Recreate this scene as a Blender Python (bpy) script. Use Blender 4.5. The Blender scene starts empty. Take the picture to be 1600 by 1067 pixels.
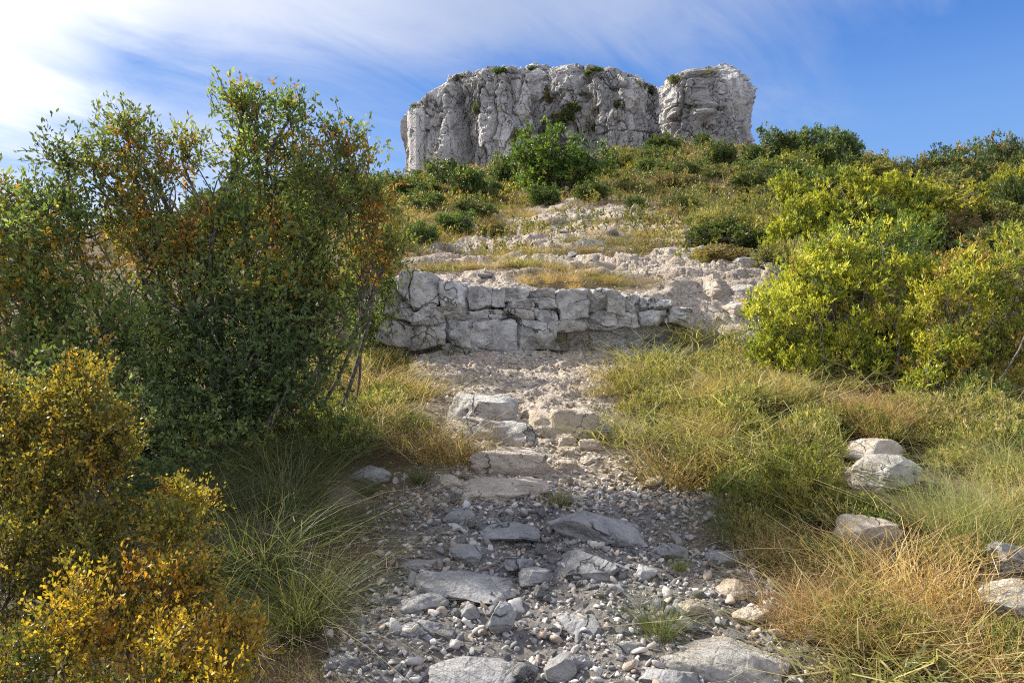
import bpy, math, random
import numpy as np
from mathutils import Vector, Matrix
random.seed(7)
RNG = np.random.default_rng(11)
SC = bpy.context.scene
COL = SC.collection
# ------------------------------------------------------------------ camera, world, sun
cam_d = bpy.data.cameras.new('camera'); cam_d.lens = 24; cam_d.sensor_width = 36
cam_d.clip_start = .05; cam_d.clip_end = 3000
cam = bpy.data.objects.new('camera', cam_d); COL.objects.link(cam)
cam.location = (0, 0, 0); cam.rotation_euler = (math.radians(90), 0, 0)   # eye 1.6 m over the path
SC.camera = cam
SC.cycles.filter_width = 1.1; SC.cycles.use_denoising = False
SC.view_settings.view_transform = 'Standard'; SC.view_settings.look = 'None'
SC.view_settings.gamma = 1; SC.view_settings.use_curve_mapping = False
SC.view_settings.exposure = 1.0
SUN_AZ, SUN_EL = math.radians(-61), math.radians(37)
S = Vector((math.sin(SUN_AZ)*math.cos(SUN_EL), math.cos(SUN_AZ)*math.cos(SUN_EL), math.sin(SUN_EL)))
sd = bpy.data.lights.new('sun', 'SUN'); sd.energy = 5.0; sd.angle = math.radians(.6); sd.color = (1, .93, .82)
sun = bpy.data.objects.new('sun', sd); COL.objects.link(sun)
sun.rotation_euler = (-S).to_track_quat('-Z', 'Y').to_euler(); sun.location = (-20, 8, 30)
W = bpy.data.worlds.new('World'); SC.world = W; W.use_nodes = True
def build_world():
    nt = W.node_tree; nt.nodes.clear(); N = nt.nodes.new; L = nt.links.new
    out = N('ShaderNodeOutputWorld'); bg = N('ShaderNodeBackground'); bg.inputs[1].default_value = .15
    sky = N('ShaderNodeTexSky'); sky.sky_type = 'NISHITA'; sky.sun_disc = False
    sky.sun_elevation = SUN_EL; sky.sun_rotation = SUN_AZ
    sky.altitude = 400; sky.air_density = 1.0; sky.dust_density = .6; sky.ozone_density = 2.2
    tc = N('ShaderNodeTexCoord'); sep = N('ShaderNodeSeparateXYZ'); L(tc.outputs['Generated'], sep.inputs[0])
    def M(op, a, b=None, c=None, clamp=False):
        n = N('ShaderNodeMath'); n.operation = op; n.use_clamp = clamp
        for i, v in enumerate((a, b, c)):
            if v is None: continue
            if isinstance(v, (int, float)): n.inputs[i].default_value = v
            else: L(v, n.inputs[i])
        return n.outputs[0]
    def MR(v, a, b, c=0., d=1.):
        n = N('ShaderNodeMapRange'); n.interpolation_type = 'SMOOTHSTEP'
        L(v, n.inputs[0])
        for i, x in enumerate((a, b, c, d)): n.inputs[i+1].default_value = x
        return n.outputs[0]
    dz = M('MAXIMUM', sep.outputs[2], .0)
    den = M('ADD', dz, .28)
    u = M('DIVIDE', sep.outputs[0], den); v = M('DIVIDE', sep.outputs[1], den)
    def plane(ru, rv, su, sv, ou=0., ov=0.):
        a = M('ADD', M('MULTIPLY', u, ru*su), M('MULTIPLY', v, rv*su)); b = M('ADD', M('MULTIPLY', u, -rv*sv), M('MULTIPLY', v, ru*sv))
        c = N('ShaderNodeCombineXYZ'); L(M('ADD', a, ou), c.inputs[0]); L(M('ADD', b, ov), c.inputs[1]); return c.outputs[0]
    def noise(vec, sc, det, rough, dist=0.):
        n = N('ShaderNodeTexNoise'); n.inputs['Scale'].default_value = sc; n.inputs['Detail'].default_value = det
        n.inputs['Roughness'].default_value = rough; n.inputs['Distortion'].default_value = dist
        L(vec, n.inputs['Vector']); return n.outputs[0]
    ca, sa = math.cos(math.radians(38)), math.sin(math.radians(38))
    n1 = noise(plane(ca, sa, .9, 1.7, 3.1, .4), 1.0, 9, .56, .6)
    n2 = noise(plane(ca, sa, 1.5, 4.2, 1.3, 4.1), 1.6, 9, .64, .7)
    n3 = noise(plane(ca, sa, .3, .6, 7.7, 3.2), 1.1, 3, .5, .3)
    cov = M('ADD', M('MULTIPLY', n1, .60), M('ADD', M('MULTIPLY', n2, .34), M('MULTIPLY', n3, .26)))
    # cloud thickest up and to the left, thin veils elsewhere, plus an unseen veil behind the viewer, added as fill light
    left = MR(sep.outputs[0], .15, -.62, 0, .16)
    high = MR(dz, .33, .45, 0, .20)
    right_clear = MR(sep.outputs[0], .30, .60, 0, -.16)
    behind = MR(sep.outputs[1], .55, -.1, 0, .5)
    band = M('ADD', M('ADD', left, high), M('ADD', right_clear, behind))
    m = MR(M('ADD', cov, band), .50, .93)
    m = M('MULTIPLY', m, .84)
    # the bank of cloud the sun shines through, at the left of the view
    g = N('ShaderNodeVectorMath'); g.operation = 'DOT_PRODUCT'; L(tc.outputs['Generated'], g.inputs[0])
    gd = Vector((-.80, 1.0, .47)).normalized(); g.inputs[1].default_value = gd
    glow = MR(M('ADD', g.outputs['Value'], M('MULTIPLY', M('SUBTRACT', n1, .5), .05)), .975, 1.006, 0, 1)
    glow2 = MR(g.outputs['Value'], .80, 1.0, 0, 1)
    def mixc(f, a, b, mode='MIX'):
        n = N('ShaderNodeMix'); n.data_type = 'RGBA'; n.blend_type = mode
        for sck, vv in ((n.inputs[0], f), (n.inputs[6], a), (n.inputs[7], b)):
            if isinstance(vv, (int, float)): sck.default_value = vv
            elif isinstance(vv, tuple): sck.default_value = vv+(1,)
            else: L(vv, sck)
        return n.outputs[2]
    deep = mixc(MR(dz, .20, .50), (.78, 1.42, 2.75), (.07, .55, 2.05))
    clear = mixc(.12, deep, mixc(1., sky.outputs[0], (.4, .7, 1.0), 'MULTIPLY'))
    cloud = mixc(M('MULTIPLY', glow2, 1.), (1.75, 2.05, 2.75), (3.3, 3.4, 3.7))
    cloud = mixc(M('MULTIPLY', behind, 2.), cloud, (3.3, 3.4, 3.9))  # added out-of-view veil, kept bright to lift the shadows
    cloud = mixc(glow, cloud, (5.5, 5.4, 5.3))
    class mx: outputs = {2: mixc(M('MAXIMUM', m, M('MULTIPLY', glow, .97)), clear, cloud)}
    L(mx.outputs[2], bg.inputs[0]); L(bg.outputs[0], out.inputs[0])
build_world()
# ------------------------------------------------------------------ numpy noise
def _h(ix, iy, iz, s):
    h = (ix.astype(np.uint32)*np.uint32(374761393)) ^ (iy.astype(np.uint32)*np.uint32(668265263)) ^ (iz.astype(np.uint32)*np.uint32(2246822519)) ^ np.uint32((s*3266489917) & 0xffffffff)
    h = (h ^ (h >> np.uint32(13)))*np.uint32(1274126177); h ^= h >> np.uint32(16); h *= np.uint32(2654435761); h ^= h >> np.uint32(15)
    return h.astype(np.float64)/4294967296.
def vn3(x, y, z, s=0):
    ix, iy, iz = np.floor(x).astype(np.int64), np.floor(y).astype(np.int64), np.floor(z).astype(np.int64)
    fx, fy, fz = x-ix, y-iy, z-iz
    q = lambda t: t*t*t*(t*(t*6-15)+10)
    fx, fy, fz = q(fx), q(fy), q(fz); r = 0
    for dx in (0, 1):
        for dy in (0, 1):
            for dzz in (0, 1):
                r = r + _h(ix+dx, iy+dy, iz+dzz, s)*(fx if dx else 1-fx)*(fy if dy else 1-fy)*(fz if dzz else 1-fz)
    return r*2-1
def vn2(x, y, s=0):
    ix, iy = np.floor(x).astype(np.int64), np.floor(y).astype(np.int64); fx, fy = x-ix, y-iy
    q = lambda t: t*t*t*(t*(t*6-15)+10)
    fx, fy = q(fx), q(fy); z = np.zeros_like(ix)
    return 2*((_h(ix, iy, z, s)*(1-fx)+_h(ix+1, iy, z, s)*fx)*(1-fy)+(_h(ix, iy+1, z, s)*(1-fx)+_h(ix+1, iy+1, z, s)*fx)*fy)-1
def fbm2(x, y, f, o=4, s=0, g=.5):
    a, r = 1., 0
    for i in range(o): r = r+a*vn2(x*f+i*17.3, y*f+i*9.1, s+i); a *= g; f *= 2.03
    return r
def fbm3(x, y, z, f, o=4, s=0, g=.5, ridge=False):
    a, r = 1., 0
    for i in range(o):
        n = vn3(x*f+i*7.3, y*f+i*3.1, z*f+i*5.7, s+i)
        r = r+a*((1-2*np.abs(n)) if ridge else n); a *= g; f *= 2.07
    return r
def worley2(x, y, s=0, jit=.9):
    ix, iy = np.floor(x).astype(np.int64), np.floor(y).astype(np.int64)
    f1 = np.full(x.shape, 9.); f2 = np.full(x.shape, 9.); cid = np.zeros(x.shape)
    for dx in (-1, 0, 1):
        for dy in (-1, 0, 1):
            cx, cy = ix+dx, iy+dy; z = np.zeros_like(cx)
            px = cx+.5+jit*(_h(cx, cy, z, s)-.5); py = cy+.5+jit*(_h(cx, cy, z, s+5)-.5)
            d = np.hypot(x-px, y-py); c = _h(cx, cy, z, s+9)
            nw = d < f1; f2 = np.where(nw, f1, np.minimum(f2, d)); cid = np.where(nw, c, cid); f1 = np.where(nw, d, f1)
    return f1, f2, cid
def sst(a, b, x):
    t = np.clip((x-a)/(b-a), 0, 1); return t*t*(3-2*t)
# ------------------------------------------------------------------ mesh helpers
def mk_mesh(name, V, F, mat, smooth=False, col=None, extra=None):
    me = bpy.data.meshes.new(name); V = np.asarray(V, dtype=np.float32).reshape(-1, 3); F = np.asarray(F, dtype=np.int32)
    n, k = F.shape
    me.vertices.add(len(V)); me.vertices.foreach_set('co', V.ravel())
    me.loops.add(n*k); me.loops.foreach_set('vertex_index', F.ravel())
    me.polygons.add(n); me.polygons.foreach_set('loop_start', np.arange(0, n*k, k, dtype=np.int32))
    try: me.polygons.foreach_set('loop_total', np.full(n, k, dtype=np.int32))
    except Exception: pass
    if smooth: me.polygons.foreach_set('use_smooth', np.ones(n, dtype=bool))
    if mat: me.materials.append(mat)
    if col is not None:
        a = me.color_attributes.new('tone', 'FLOAT_COLOR', 'POINT'); c = np.ones((len(V), 4), np.float32); c[:, :3] = col; a.data.foreach_set('color', c.ravel())
    for k_, v in (extra or {}).items():
        a = me.attributes.new(k_, 'FLOAT', 'POINT'); a.data.foreach_set('value', np.asarray(v, np.float32).ravel())
    me.update(calc_edges=True)
    return me
def link(name, me, parent=None, loc=None, rz=0, sc=None):
    o = bpy.data.objects.new(name, me); COL.objects.link(o)
    if parent: o.parent = parent
    if loc is not None: o.location = loc
    if rz: o.rotation_euler = (0, 0, rz)
    if sc is not None: o.scale = sc if hasattr(sc, '__len__') else (sc,)*3
    return o
def tag(o, label=None, cat=None, group=None, kind=None):
    if label: o['label'] = label
    if cat: o['category'] = cat
    if group: o['group'] = group
    if kind: o['kind'] = kind
    return o
def empty(name, loc, rz=0, sc=None):
    return link(name, None, None, loc, rz, sc)
def copy_tree(o, loc, rz, sc):
    c = o.copy(); COL.objects.link(c); c.location = loc; c.rotation_euler = (0, 0, rz); c.scale = sc if hasattr(sc, '__len__') else (sc,)*3
    for ch in o.children:
        d = ch.copy(); COL.objects.link(d); d.parent = c
    return c
_ico = {}
def ico(n):
    if n not in _ico:
        import bmesh
        b = bmesh.new(); bmesh.ops.create_icosphere(b, subdivisions=n, radius=1)
        b.verts.ensure_lookup_table()
        _ico[n] = (np.array([v.co[:] for v in b.verts]), np.array([[v.index for v in f.verts] for f in b.faces])); b.free()
    return _ico[n]
def tubes(paths, sides=6):
    VV, FF, off = [], [], 0
    a = np.linspace(0, 2*np.pi, sides, endpoint=False); ca, sa = np.cos(a)[:, None], np.sin(a)[:, None]
    for P, R in paths:
        P = np.asarray(P, float); n = len(P)
        if n < 2: continue
        T = np.gradient(P, axis=0); T /= np.linalg.norm(T, axis=1)[:, None]+1e-9
        up = np.array([0, 0, 1.]) if abs(T[0][2]) < .9 else np.array([1., 0, 0])
        for i in range(n):
            x = np.cross(up, T[i]); x /= np.linalg.norm(x)+1e-9; y = np.cross(T[i], x)
            VV.append(P[i]+(ca*x+sa*y)*R[i])
        i0 = np.arange(n-1)[:, None]*sides; j = np.arange(sides)[None, :]; j2 = (j+1) % sides
        f = np.stack([i0+j, i0+j2, i0+sides+j2, i0+sides+j], -1).reshape(-1, 4)+off
        FF.append(f); off += n*sides
    return np.concatenate(VV), np.concatenate(FF)
# ------------------------------------------------------------------ materials
def newmat(name):
    m = bpy.data.materials.new(name); m.use_nodes = True; nt = m.node_tree; nt.nodes.clear(); return m, nt
class NT:
    def __init__(s, nt): s.nt = nt; s.N = nt.nodes.new; s.L = nt.links.new
    def put(s, sock, v):
        if isinstance(v, (int, float)): sock.default_value = v
        elif isinstance(v, tuple): sock.default_value = v if len(v) == 4 or sock.type == 'VECTOR' else v+(1,)
        else: s.L(v, sock)
    def noise(s, vec, sc, det=5, rough=.55, dist=0.):
        n = s.N('ShaderNodeTexNoise'); n.inputs['Scale'].default_value = sc; n.inputs['Detail'].default_value = det
        n.inputs['Roughness'].default_value = rough; n.inputs['Distortion'].default_value = dist
        if vec is not None: s.L(vec, n.inputs['Vector'])
        return n.outputs[0]
    def vor(s, vec, sc, feat='F1', out='Distance'):
        n = s.N('ShaderNodeTexVoronoi'); n.feature = feat; n.inputs['Scale'].default_value = sc; s.L(vec, n.inputs['Vector']); return n.outputs[out]
    def mr(s, v, a, b, c=0., d=1.):
        n = s.N('ShaderNodeMapRange'); s.L(v, n.inputs[0])
        for i, x in enumerate((a, b, c, d)): n.inputs[i+1].default_value = x
        return n.outputs[0]
    def math(s, op, a, b=0.):
        n = s.N('ShaderNodeMath'); n.operation = op; s.put(n.inputs[0], a); s.put(n.inputs[1], b); return n.outputs[0]
    def mix(s, f, a, b, mode='MIX'):
        n = s.N('ShaderNodeMix'); n.data_type = 'RGBA'; n.blend_type = mode
        s.put(n.inputs[0], f); s.put(n.inputs[6], a); s.put(n.inputs[7], b); return n.outputs[2]
    def attr(s, name, out='Color'):
        n = s.N('ShaderNodeAttribute'); n.attribute_name = name; return n.outputs[out]
    def bump(s, h, dist, st=1.):
        n = s.N('ShaderNodeBump'); n.inputs['Distance'].default_value = dist; n.inputs['Strength'].default_value = st; s.L(h, n.inputs['Height']); return n.outputs[0]
    def finish(s, colr, rough=.9, bump=None, spec=.3):
        p = s.N('ShaderNodeBsdfPrincipled'); s.put(p.inputs['Base Color'], colr); s.put(p.inputs['Roughness'], rough)
        p.inputs['Specular IOR Level'].default_value = spec
        if bump is not None: s.L(bump, p.inputs['Normal'])
        o = s.N('ShaderNodeOutputMaterial'); s.L(p.outputs[0], o.inputs[0]); return p
def rock_mat(name, pale, dark, stain, sc=1., bumpd=.01, stain_amt=.6, streak=False):
    m, nt = newmat(name); t = NT(nt)
    tc = t.N('ShaderNodeTexCoord').outputs['Object']
    oi = t.N('ShaderNodeObjectInfo').outputs['Random']
    mp = t.N('ShaderNodeVectorMath'); mp.operation = 'ADD'; t.L(tc, mp.inputs[0])
    cx = t.N('ShaderNodeCombineXYZ'); t.L(t.math('MULTIPLY', oi, 31.), cx.inputs[0]); t.L(cx.outputs[0], mp.inputs[1]); v = mp.outputs[0]
    if streak:
        m2 = t.N('ShaderNodeMapping'); m2.inputs['Scale'].default_value = (1, 1, .28); t.L(v, m2.inputs[0]); vs = m2.outputs[0]
    else: vs = v
    n1 = t.noise(vs, 3.2*sc, 8, .62, .4); n2 = t.noise(v, 22*sc, 6, .65); n3 = t.noise(vs, 1.1*sc, 4, .5)
    c = t.mix(t.mr(n1, .36, .64), dark, pale)
    c = t.mix(t.math('MULTIPLY', t.mr(n3, .46, .66), stain_amt), c, stain)
    sp = t.mr(n2, .56, .66)
    c = t.mix(t.math('MULTIPLY', sp, .55), c, tuple(x*.42 for x in dark))
    sp2 = t.mr(t.noise(v, 9*sc, 5, .7), .60, .68)
    c = t.mix(t.math('MULTIPLY', sp2, .5), c, tuple(min(x*1.35, .62) for x in pale))
    dn = t.N('ShaderNodeTexNoise'); dn.inputs['Scale'].default_value = 2.2*sc; dn.inputs['Detail'].default_value = 4; t.L(v, dn.inputs['Vector'])
    dv = t.N('ShaderNodeVectorMath'); dv.operation = 'MULTIPLY_ADD'; t.L(dn.outputs['Color'], dv.inputs[0]); dv.inputs[1].default_value = (.9/sc,)*3; t.L(vs, dv.inputs[2])
    ck = t.vor(dv.outputs[0], (1.5 if not streak else 2.6)*sc, 'DISTANCE_TO_EDGE'); gate = t.mr(t.noise(v, 1.7*sc, 3, .5), .45, .58)
    ckm = t.math('MULTIPLY', t.mr(ck, 0, .022, 1, 0), gate); c = t.mix(t.math('MULTIPLY', ckm, .75), c, tuple(x*.3 for x in dark))
    if streak:
        m3 = t.N('ShaderNodeMapping'); m3.inputs['Scale'].default_value = (1, 1, .10); t.L(v, m3.inputs[0])
        c = t.mix(t.math('MULTIPLY', t.mr(t.noise(m3.outputs[0], 6*sc, 5, .6), .54, .66), .55), c, (.17, .165, .16))
        c = t.mix(t.math('MULTIPLY', t.mr(t.noise(v, 1.6*sc, 4, .6), .60, .70), .5), c, (.40, .31, .20))
    pn = t.vor(v, 6*sc, 'DISTANCE_TO_EDGE')
    h = t.math('ADD', t.math('ADD', t.math('MULTIPLY', n1, 1.4), t.math('MULTIPLY', n2, .55)), t.math('SUBTRACT', t.math('MULTIPLY', t.mr(pn, 0, .08), .12), t.math('MULTIPLY', ckm, .9)))
    b = t.bump(h, bumpd*1.5)
    t.finish(c, .92, b, .2); return m
M_rock = rock_mat('grey_limestone', (.40, .395, .385), (.20, .20, .205), (.30, .285, .25), 1.6, .02)
M_warm = rock_mat('warm_limestone', (.58, .51, .42), (.36, .305, .24), (.42, .33, .23), 1.8, .02)
M_step = rock_mat('step_limestone', (.54, .52, .485), (.27, .26, .24), (.38, .32, .24), 1.8, .018, .7)
M_ledge = rock_mat('ledge_limestone', (.66, .65, .625), (.27, .265, .255), (.42, .38, .31), 1.3, .025, .55)
M_crag = rock_mat('crag_limestone', (.76, .74, .70), (.40, .39, .375), (.16, .15, .12),   .11, .7, .55, True)
def gravel_mat(name, a, b, c_):
    m, nt = newmat(name); t = NT(nt); tone = t.attr('tone'); tc = t.N('ShaderNodeTexCoord').outputs['Object']
    n = t.noise(tc, 60, 4, .6); c = t.mix(t.mr(n, .3, .7), t.mix(1., tone, (.72, .72, .72), 'MULTIPLY'), tone)
    t.finish(c, .9, t.bump(n, .004), .2); return m
M_gravel = gravel_mat('gravel_stone', 0, 0, 0)
def leaf_mat(name, trans=.35, rough=.5, spec=.35, hue=.03, val=.25):
    m, nt = newmat(name); t = NT(nt)
    tone = t.attr('tone'); oi = t.N('ShaderNodeObjectInfo').outputs['Random']
    hs = t.N('ShaderNodeHueSaturation'); t.L(tone, hs.inputs['Color']); t.L(t.mr(oi, 0, 1, .5-hue/2, .5+hue/2), hs.inputs['Hue']); t.L(t.mr(oi, 0, 1, 1-val/2, 1+val/2), hs.inputs['Value'])
    p = t.N('ShaderNodeBsdfPrincipled'); t.L(hs.outputs[0], p.inputs['Base Color']); p.inputs['Roughness'].default_value = rough; p.inputs['Specular IOR Level'].default_value = spec
    tr = t.N('ShaderNodeBsdfTranslucent')
    tcx = t.mix(1., hs.outputs[0], (1.5, 1.5, .7), 'MULTIPLY'); t.L(tcx, tr.inputs[0])
    mx = t.N('ShaderNodeMixShader'); mx.inputs[0].default_value = trans; t.L(p.outputs[0], mx.inputs[1]); t.L(tr.outputs[0], mx.inputs[2])
    o = t.N('ShaderNodeOutputMaterial'); t.L(mx.outputs[0], o.inputs[0]); return m
M_leaf = leaf_mat('leaf'); M_leaf_gloss = leaf_mat('leathery_leaf', .38, .6, .2); M_grass = leaf_mat('grass_blade', .35, .55, .25, .02, .3)
def bark_mat():
    m, nt = newmat('bark'); t = NT(nt); tc = t.N('ShaderNodeTexCoord').outputs['Object']
    n = t.noise(tc, 28, 6, .6, .6); c = t.mix(t.mr(n, .35, .65), (.055, .045, .038), (.20, .175, .15)); t.finish(c, .9, t.bump(n, .01), .2); return m
M_bark = bark_mat()
# ------------------------------------------------------------------ terrain height
_py = np.array([-8, 0, 2.4, 3.8, 4.4, 5.8, 7.6, 8.5, 10, 14, 30, 60]); _pz = np.array([-2.9, -1.6, -1.2, -.95, -.86, -.56, -.3, -.13, .1, .8, 3.5, 9])
_qy = np.array([-8, 7, 8.7, 10.5, 13, 16, 20, 28, 38, 50, 70, 110, 200, 420]); _qz = np.array([-.1, .2, .60, 1.1, 1.87, 2.75, 4.0, 6.65, 10.4, 14.9, 18.2, 24, 26, 5])
_lu = np.array([-1.6, -.75, -.47, -.2, -.15, -.04, .1, .2, .28, .36, .52, .75, 1.3]); _lf = np.array([.45, .50, .58, .71, .75, .82, .87, .91, .94, .92, .84, .76, .66])
_ty = np.array([-9, 0, 2.4, 3, 3.8, 4.9, 5.6, 6.9, 7.7, 8.2, 8.8, 10, 12, 16, 20, 26, 29])
_tl = np.array([-.8, -.8, -.72, -.6, -.57, -.5, -.55, -.97, -1.15, -1.3, -1.7, -1.7, -1.4, -.8, .3, 1.4, 2.0])
_tr = np.array([1.0, 1.0, 1.02, 1.1, .95, .9, .84, .9, 1.6, 2.9, 3.4, 3.9, 4.7, 4.4, 3.3, 2.6, 2.0])
def path_mask(x, y):
    n = fbm2(x, y, 1.3, 3, 40)*.16+fbm2(x, y, 5, 2, 44)*.06
    l = np.interp(y, _ty, _tl); r = np.interp(y, _ty, _tr); w = .12+.03*np.maximum(y, 0)
    m = sst(-w, w, x-l+n)*sst(-w, w, r-x+n)
    m = m*(1-sst(24, 30, y))
    up = sst(9.2, 11, y); patch = sst(-.15, .2, fbm2(x*.55, y*1.3, 1.1, 3, 51)+.08)
    m = m*(1-up*.85*patch)
    # grassy shelf just above the ledge
    g = sst(0, .25, 1-np.hypot((x-1.15)/1.25, (y-9.7)/.75)); return m*(1-g)
def smooth_interp(y, a, b):
    return (np.interp(y-.25, a, b)+2*np.interp(y, a, b)+np.interp(y+.25, a, b))/4
def H(x, y, detail=False):
    x = np.asarray(x, float); y = np.asarray(y, float)
    lo = smooth_interp(y, _py, _pz); hi = smooth_interp(y, _qy, _qz)
    ctr = 8.55+.12*x; inl = sst(-2.4, -1.7, x)*(1-sst(1.9, 2.7, x))
    half = .06*inl+(1-inl)*1.5
    k = sst(-1, 1, (y-ctr)/np.maximum(half, .02)); z = lo*(1-k)+hi*k
    u = np.clip(x/np.maximum(y, 3.), -1.6, 1.6); lf = np.interp(u, _lu, _lf); wgt = sst(8.5, 34, y)
    z = np.where(y > 8, z*(1-wgt+wgt*lf), z)
    m = path_mask(x, y)
    z = z+.10*(1-m)*sst(0, 1.5, np.maximum(np.interp(y, _ty, _tl)-x, x-np.interp(y, _ty, _tr)))
    z = z+fbm2(x, y, .35, 3, 3)*(.04+.012*np.clip(y-8, 0, 60))
    if detail:
        near = 1-sst(14, 40, y)
        z = z+fbm2(x, y, 2.2, 5, 8)*.035*(1+.06*np.clip(y-6, 0, 30))
        f1, f2, c = worley2(x*5+fbm2(x, y, 3, 2, 60), y*5.5, 61)
        z = z+m*near*((np.minimum(f2-f1, .35)*.11+(c-.5)*.045)*sst(4.2, 5.2, y)*(1-.3*sst(9, 12, y)))
        f1, f2, c = worley2(x*1.5+fbm2(x, y, 1.2, 2, 64)*.8, y*2.6, 65)
        q = z/.17+fbm2(x, y, .7, 4, 74)*1.2; fr = q-np.floor(q); z = z+m*near*sst(9, 10.5, y)*((sst(.0, .22, fr)-fr)*.12+(c-.5)*.05+np.minimum(f2-f1, .2)*.04)
        z = z+m*fbm2(x, y, 7, 3, 72)*.022*sst(4.2, 5.5, y)*near
        # terraces up the hillside
        z = z+(1-m)*.06*fbm2(x, y, 1.1, 3, 70)
    return z
F = 1066.67
def G(px, py):
    u = (px-800)/F; w = (533.5-py)/F
    t = np.exp(np.linspace(math.log(1.2), math.log(160), 1600)); d = w*t-H(u*t, t)
    i = np.argmax(d < 0)
    if d[i] >= 0: i = len(t)-1
    tt = t[i]; return np.array([u*tt, tt, float(H(u*tt, tt))])
def terrain():
    ax, ay = 0., -5.
    r = np.concatenate([np.geomspace(1.2, 7, 60, endpoint=False), np.geomspace(7, 30, 640, endpoint=False), np.geomspace(30, 600, 330)])
    th = np.radians(np.concatenate([np.linspace(-88, -46, 90, endpoint=False), np.linspace(-46, 46, 900, endpoint=False), np.linspace(46, 88, 91)]))
    R, T = np.meshgrid(r, th, indexing='ij'); X = ax+R*np.sin(T); Y = ay+R*np.cos(T)
    Z = H(X, Y, True); nr, nc = R.shape
    V = np.stack([X, Y, Z], -1).reshape(-1, 3)
    i = (np.arange(nr-1)[:, None]*nc+np.arange(nc-1)[None, :]).ravel(); Fc = np.stack([i, i+1, i+nc+1, i+nc], -1)
    m, nt = newmat('ground'); t = NT(nt); tc = t.N('ShaderNodeTexCoord').outputs['Object']; mk = t.attr('bare', 'Fac')
    n1 = t.noise(tc, 3, 8, .6); n2 = t.noise(tc, 26, 8, .7); n3 = t.noise(tc, .5, 4, .55); n4 = t.noise(tc, 1.6, 5, .6)
    soil = t.mix(t.mr(n2, .36, .62), (.17, .12, .085), (.60, .54, .44)); soil = t.mix(t.mr(n4, .45, .68), soil, (.40, .335, .27))
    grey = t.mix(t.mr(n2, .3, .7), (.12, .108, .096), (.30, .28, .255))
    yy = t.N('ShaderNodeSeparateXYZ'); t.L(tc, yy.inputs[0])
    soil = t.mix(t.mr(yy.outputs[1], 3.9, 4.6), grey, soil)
    lit = t.mix(t.mr(n1, .35, .65), (.085, .058, .036), (.20, .145, .085)); lit = t.mix(t.mr(n3, .45, .65), lit, (.10, .09, .04))
    sparse = t.mr(n4, .58, .66); lit = t.mix(t.math('MULTIPLY', sparse, .6), lit, (.36, .31, .245))
    c = t.mix(mk, lit, soil)
    v = t.vor(tc, 30); h = t.math('ADD', t.math('MULTIPLY', n2, 1.), t.math('MULTIPLY', v, -.5))
    t.finish(c, .95, t.bump(h, .03), .15)
    me = mk_mesh('ground', V, Fc, m, True, extra={'bare': path_mask(X, Y).ravel()})
    tag(link('ground', me), kind='structure')
terrain()
# ------------------------------------------------------------------ rocks
def rock_verts(seed, sub=5, box=.0, cuts=9, rough=.05, freq=2.2, lo_=.5):
    r = np.random.default_rng(seed); v, f = ico(sub); v = v.copy()
    if box > 0:
        mxn = np.abs(v).max(1)[:, None]; v = v*(1-box)+v/mxn*box*.86
    for k in range(cuts):
        n = r.normal(size=3); n[2] *= .7; n /= np.linalg.norm(n); o = r.uniform(lo_, .86)
        d = v@n-o; v = v-np.maximum(d, 0)[:, None]*n*.985
    nn = v/np.linalg.norm(v, axis=1)[:, None]
    s = r.uniform(0, 50, 3)
    v = v+nn*(fbm3(v[:, 0]+s[0], v[:, 1]+s[1], v[:, 2]+s[2], freq, 5, seed % 97)*rough)[:, None]
    cr = np.abs(fbm3(v[:, 0]+s[1], v[:, 1]+s[2], v[:, 2]*1.6+s[0], 1.3, 3, seed % 89))
    v = v-nn*(np.exp(-(cr/.03)**2)*rough*.7)[:, None]
    return v, f
def place_rock(name, label, cat, c, dims, rz, seed, mat, box=0., tilt=(0, 0), sub=5, group=None, cuts=9, rough=.06, ledges=False):
    v, f = rock_verts(seed, sub, box, cuts, rough)
    v = v/np.abs(v).max(0)*np.array(dims)/2
    if ledges: v[:, 2] += .012*np.sin(v[:, 2]*90+fbm3(v[:, 0], v[:, 1], v[:, 2], 4, 2, 3)*2)
    me = mk_mesh(name, v, f, mat, True); o = link(name, me, None, tuple(c)); o.rotation_euler = (tilt[0], tilt[1], rz)
    return tag(o, label, cat, group)
def rock_px(x0, y0, x1, y1, label, mat=None, name='boulder', cat='boulder', hf=.55, box=.25, rz=0, tilt=(.12, 0), seed=1, sink=.3, cuts=11, rough=.065, dy=1.):
    g = G((x0+x1)/2, y0*.35+y1*.65); d = g[1]; w = (x1-x0)/F*d; v = (y1-y0)/F*d; a = abs((y1+y0)/2-533)/F+.2
    h = v*hf; dep = min(v*(1-hf)/a+.3*w, 1.5*w)*dy
    H_ = h*(1+sink)*1.15
    return place_rock(name, label, cat, (g[0], g[1]+dep*.12, g[2]+h*.42-H_*sink*.35), (w*1.12, dep, H_), rz, seed, mat or M_rock, box, tilt, cuts=cuts, rough=rough)
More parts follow.
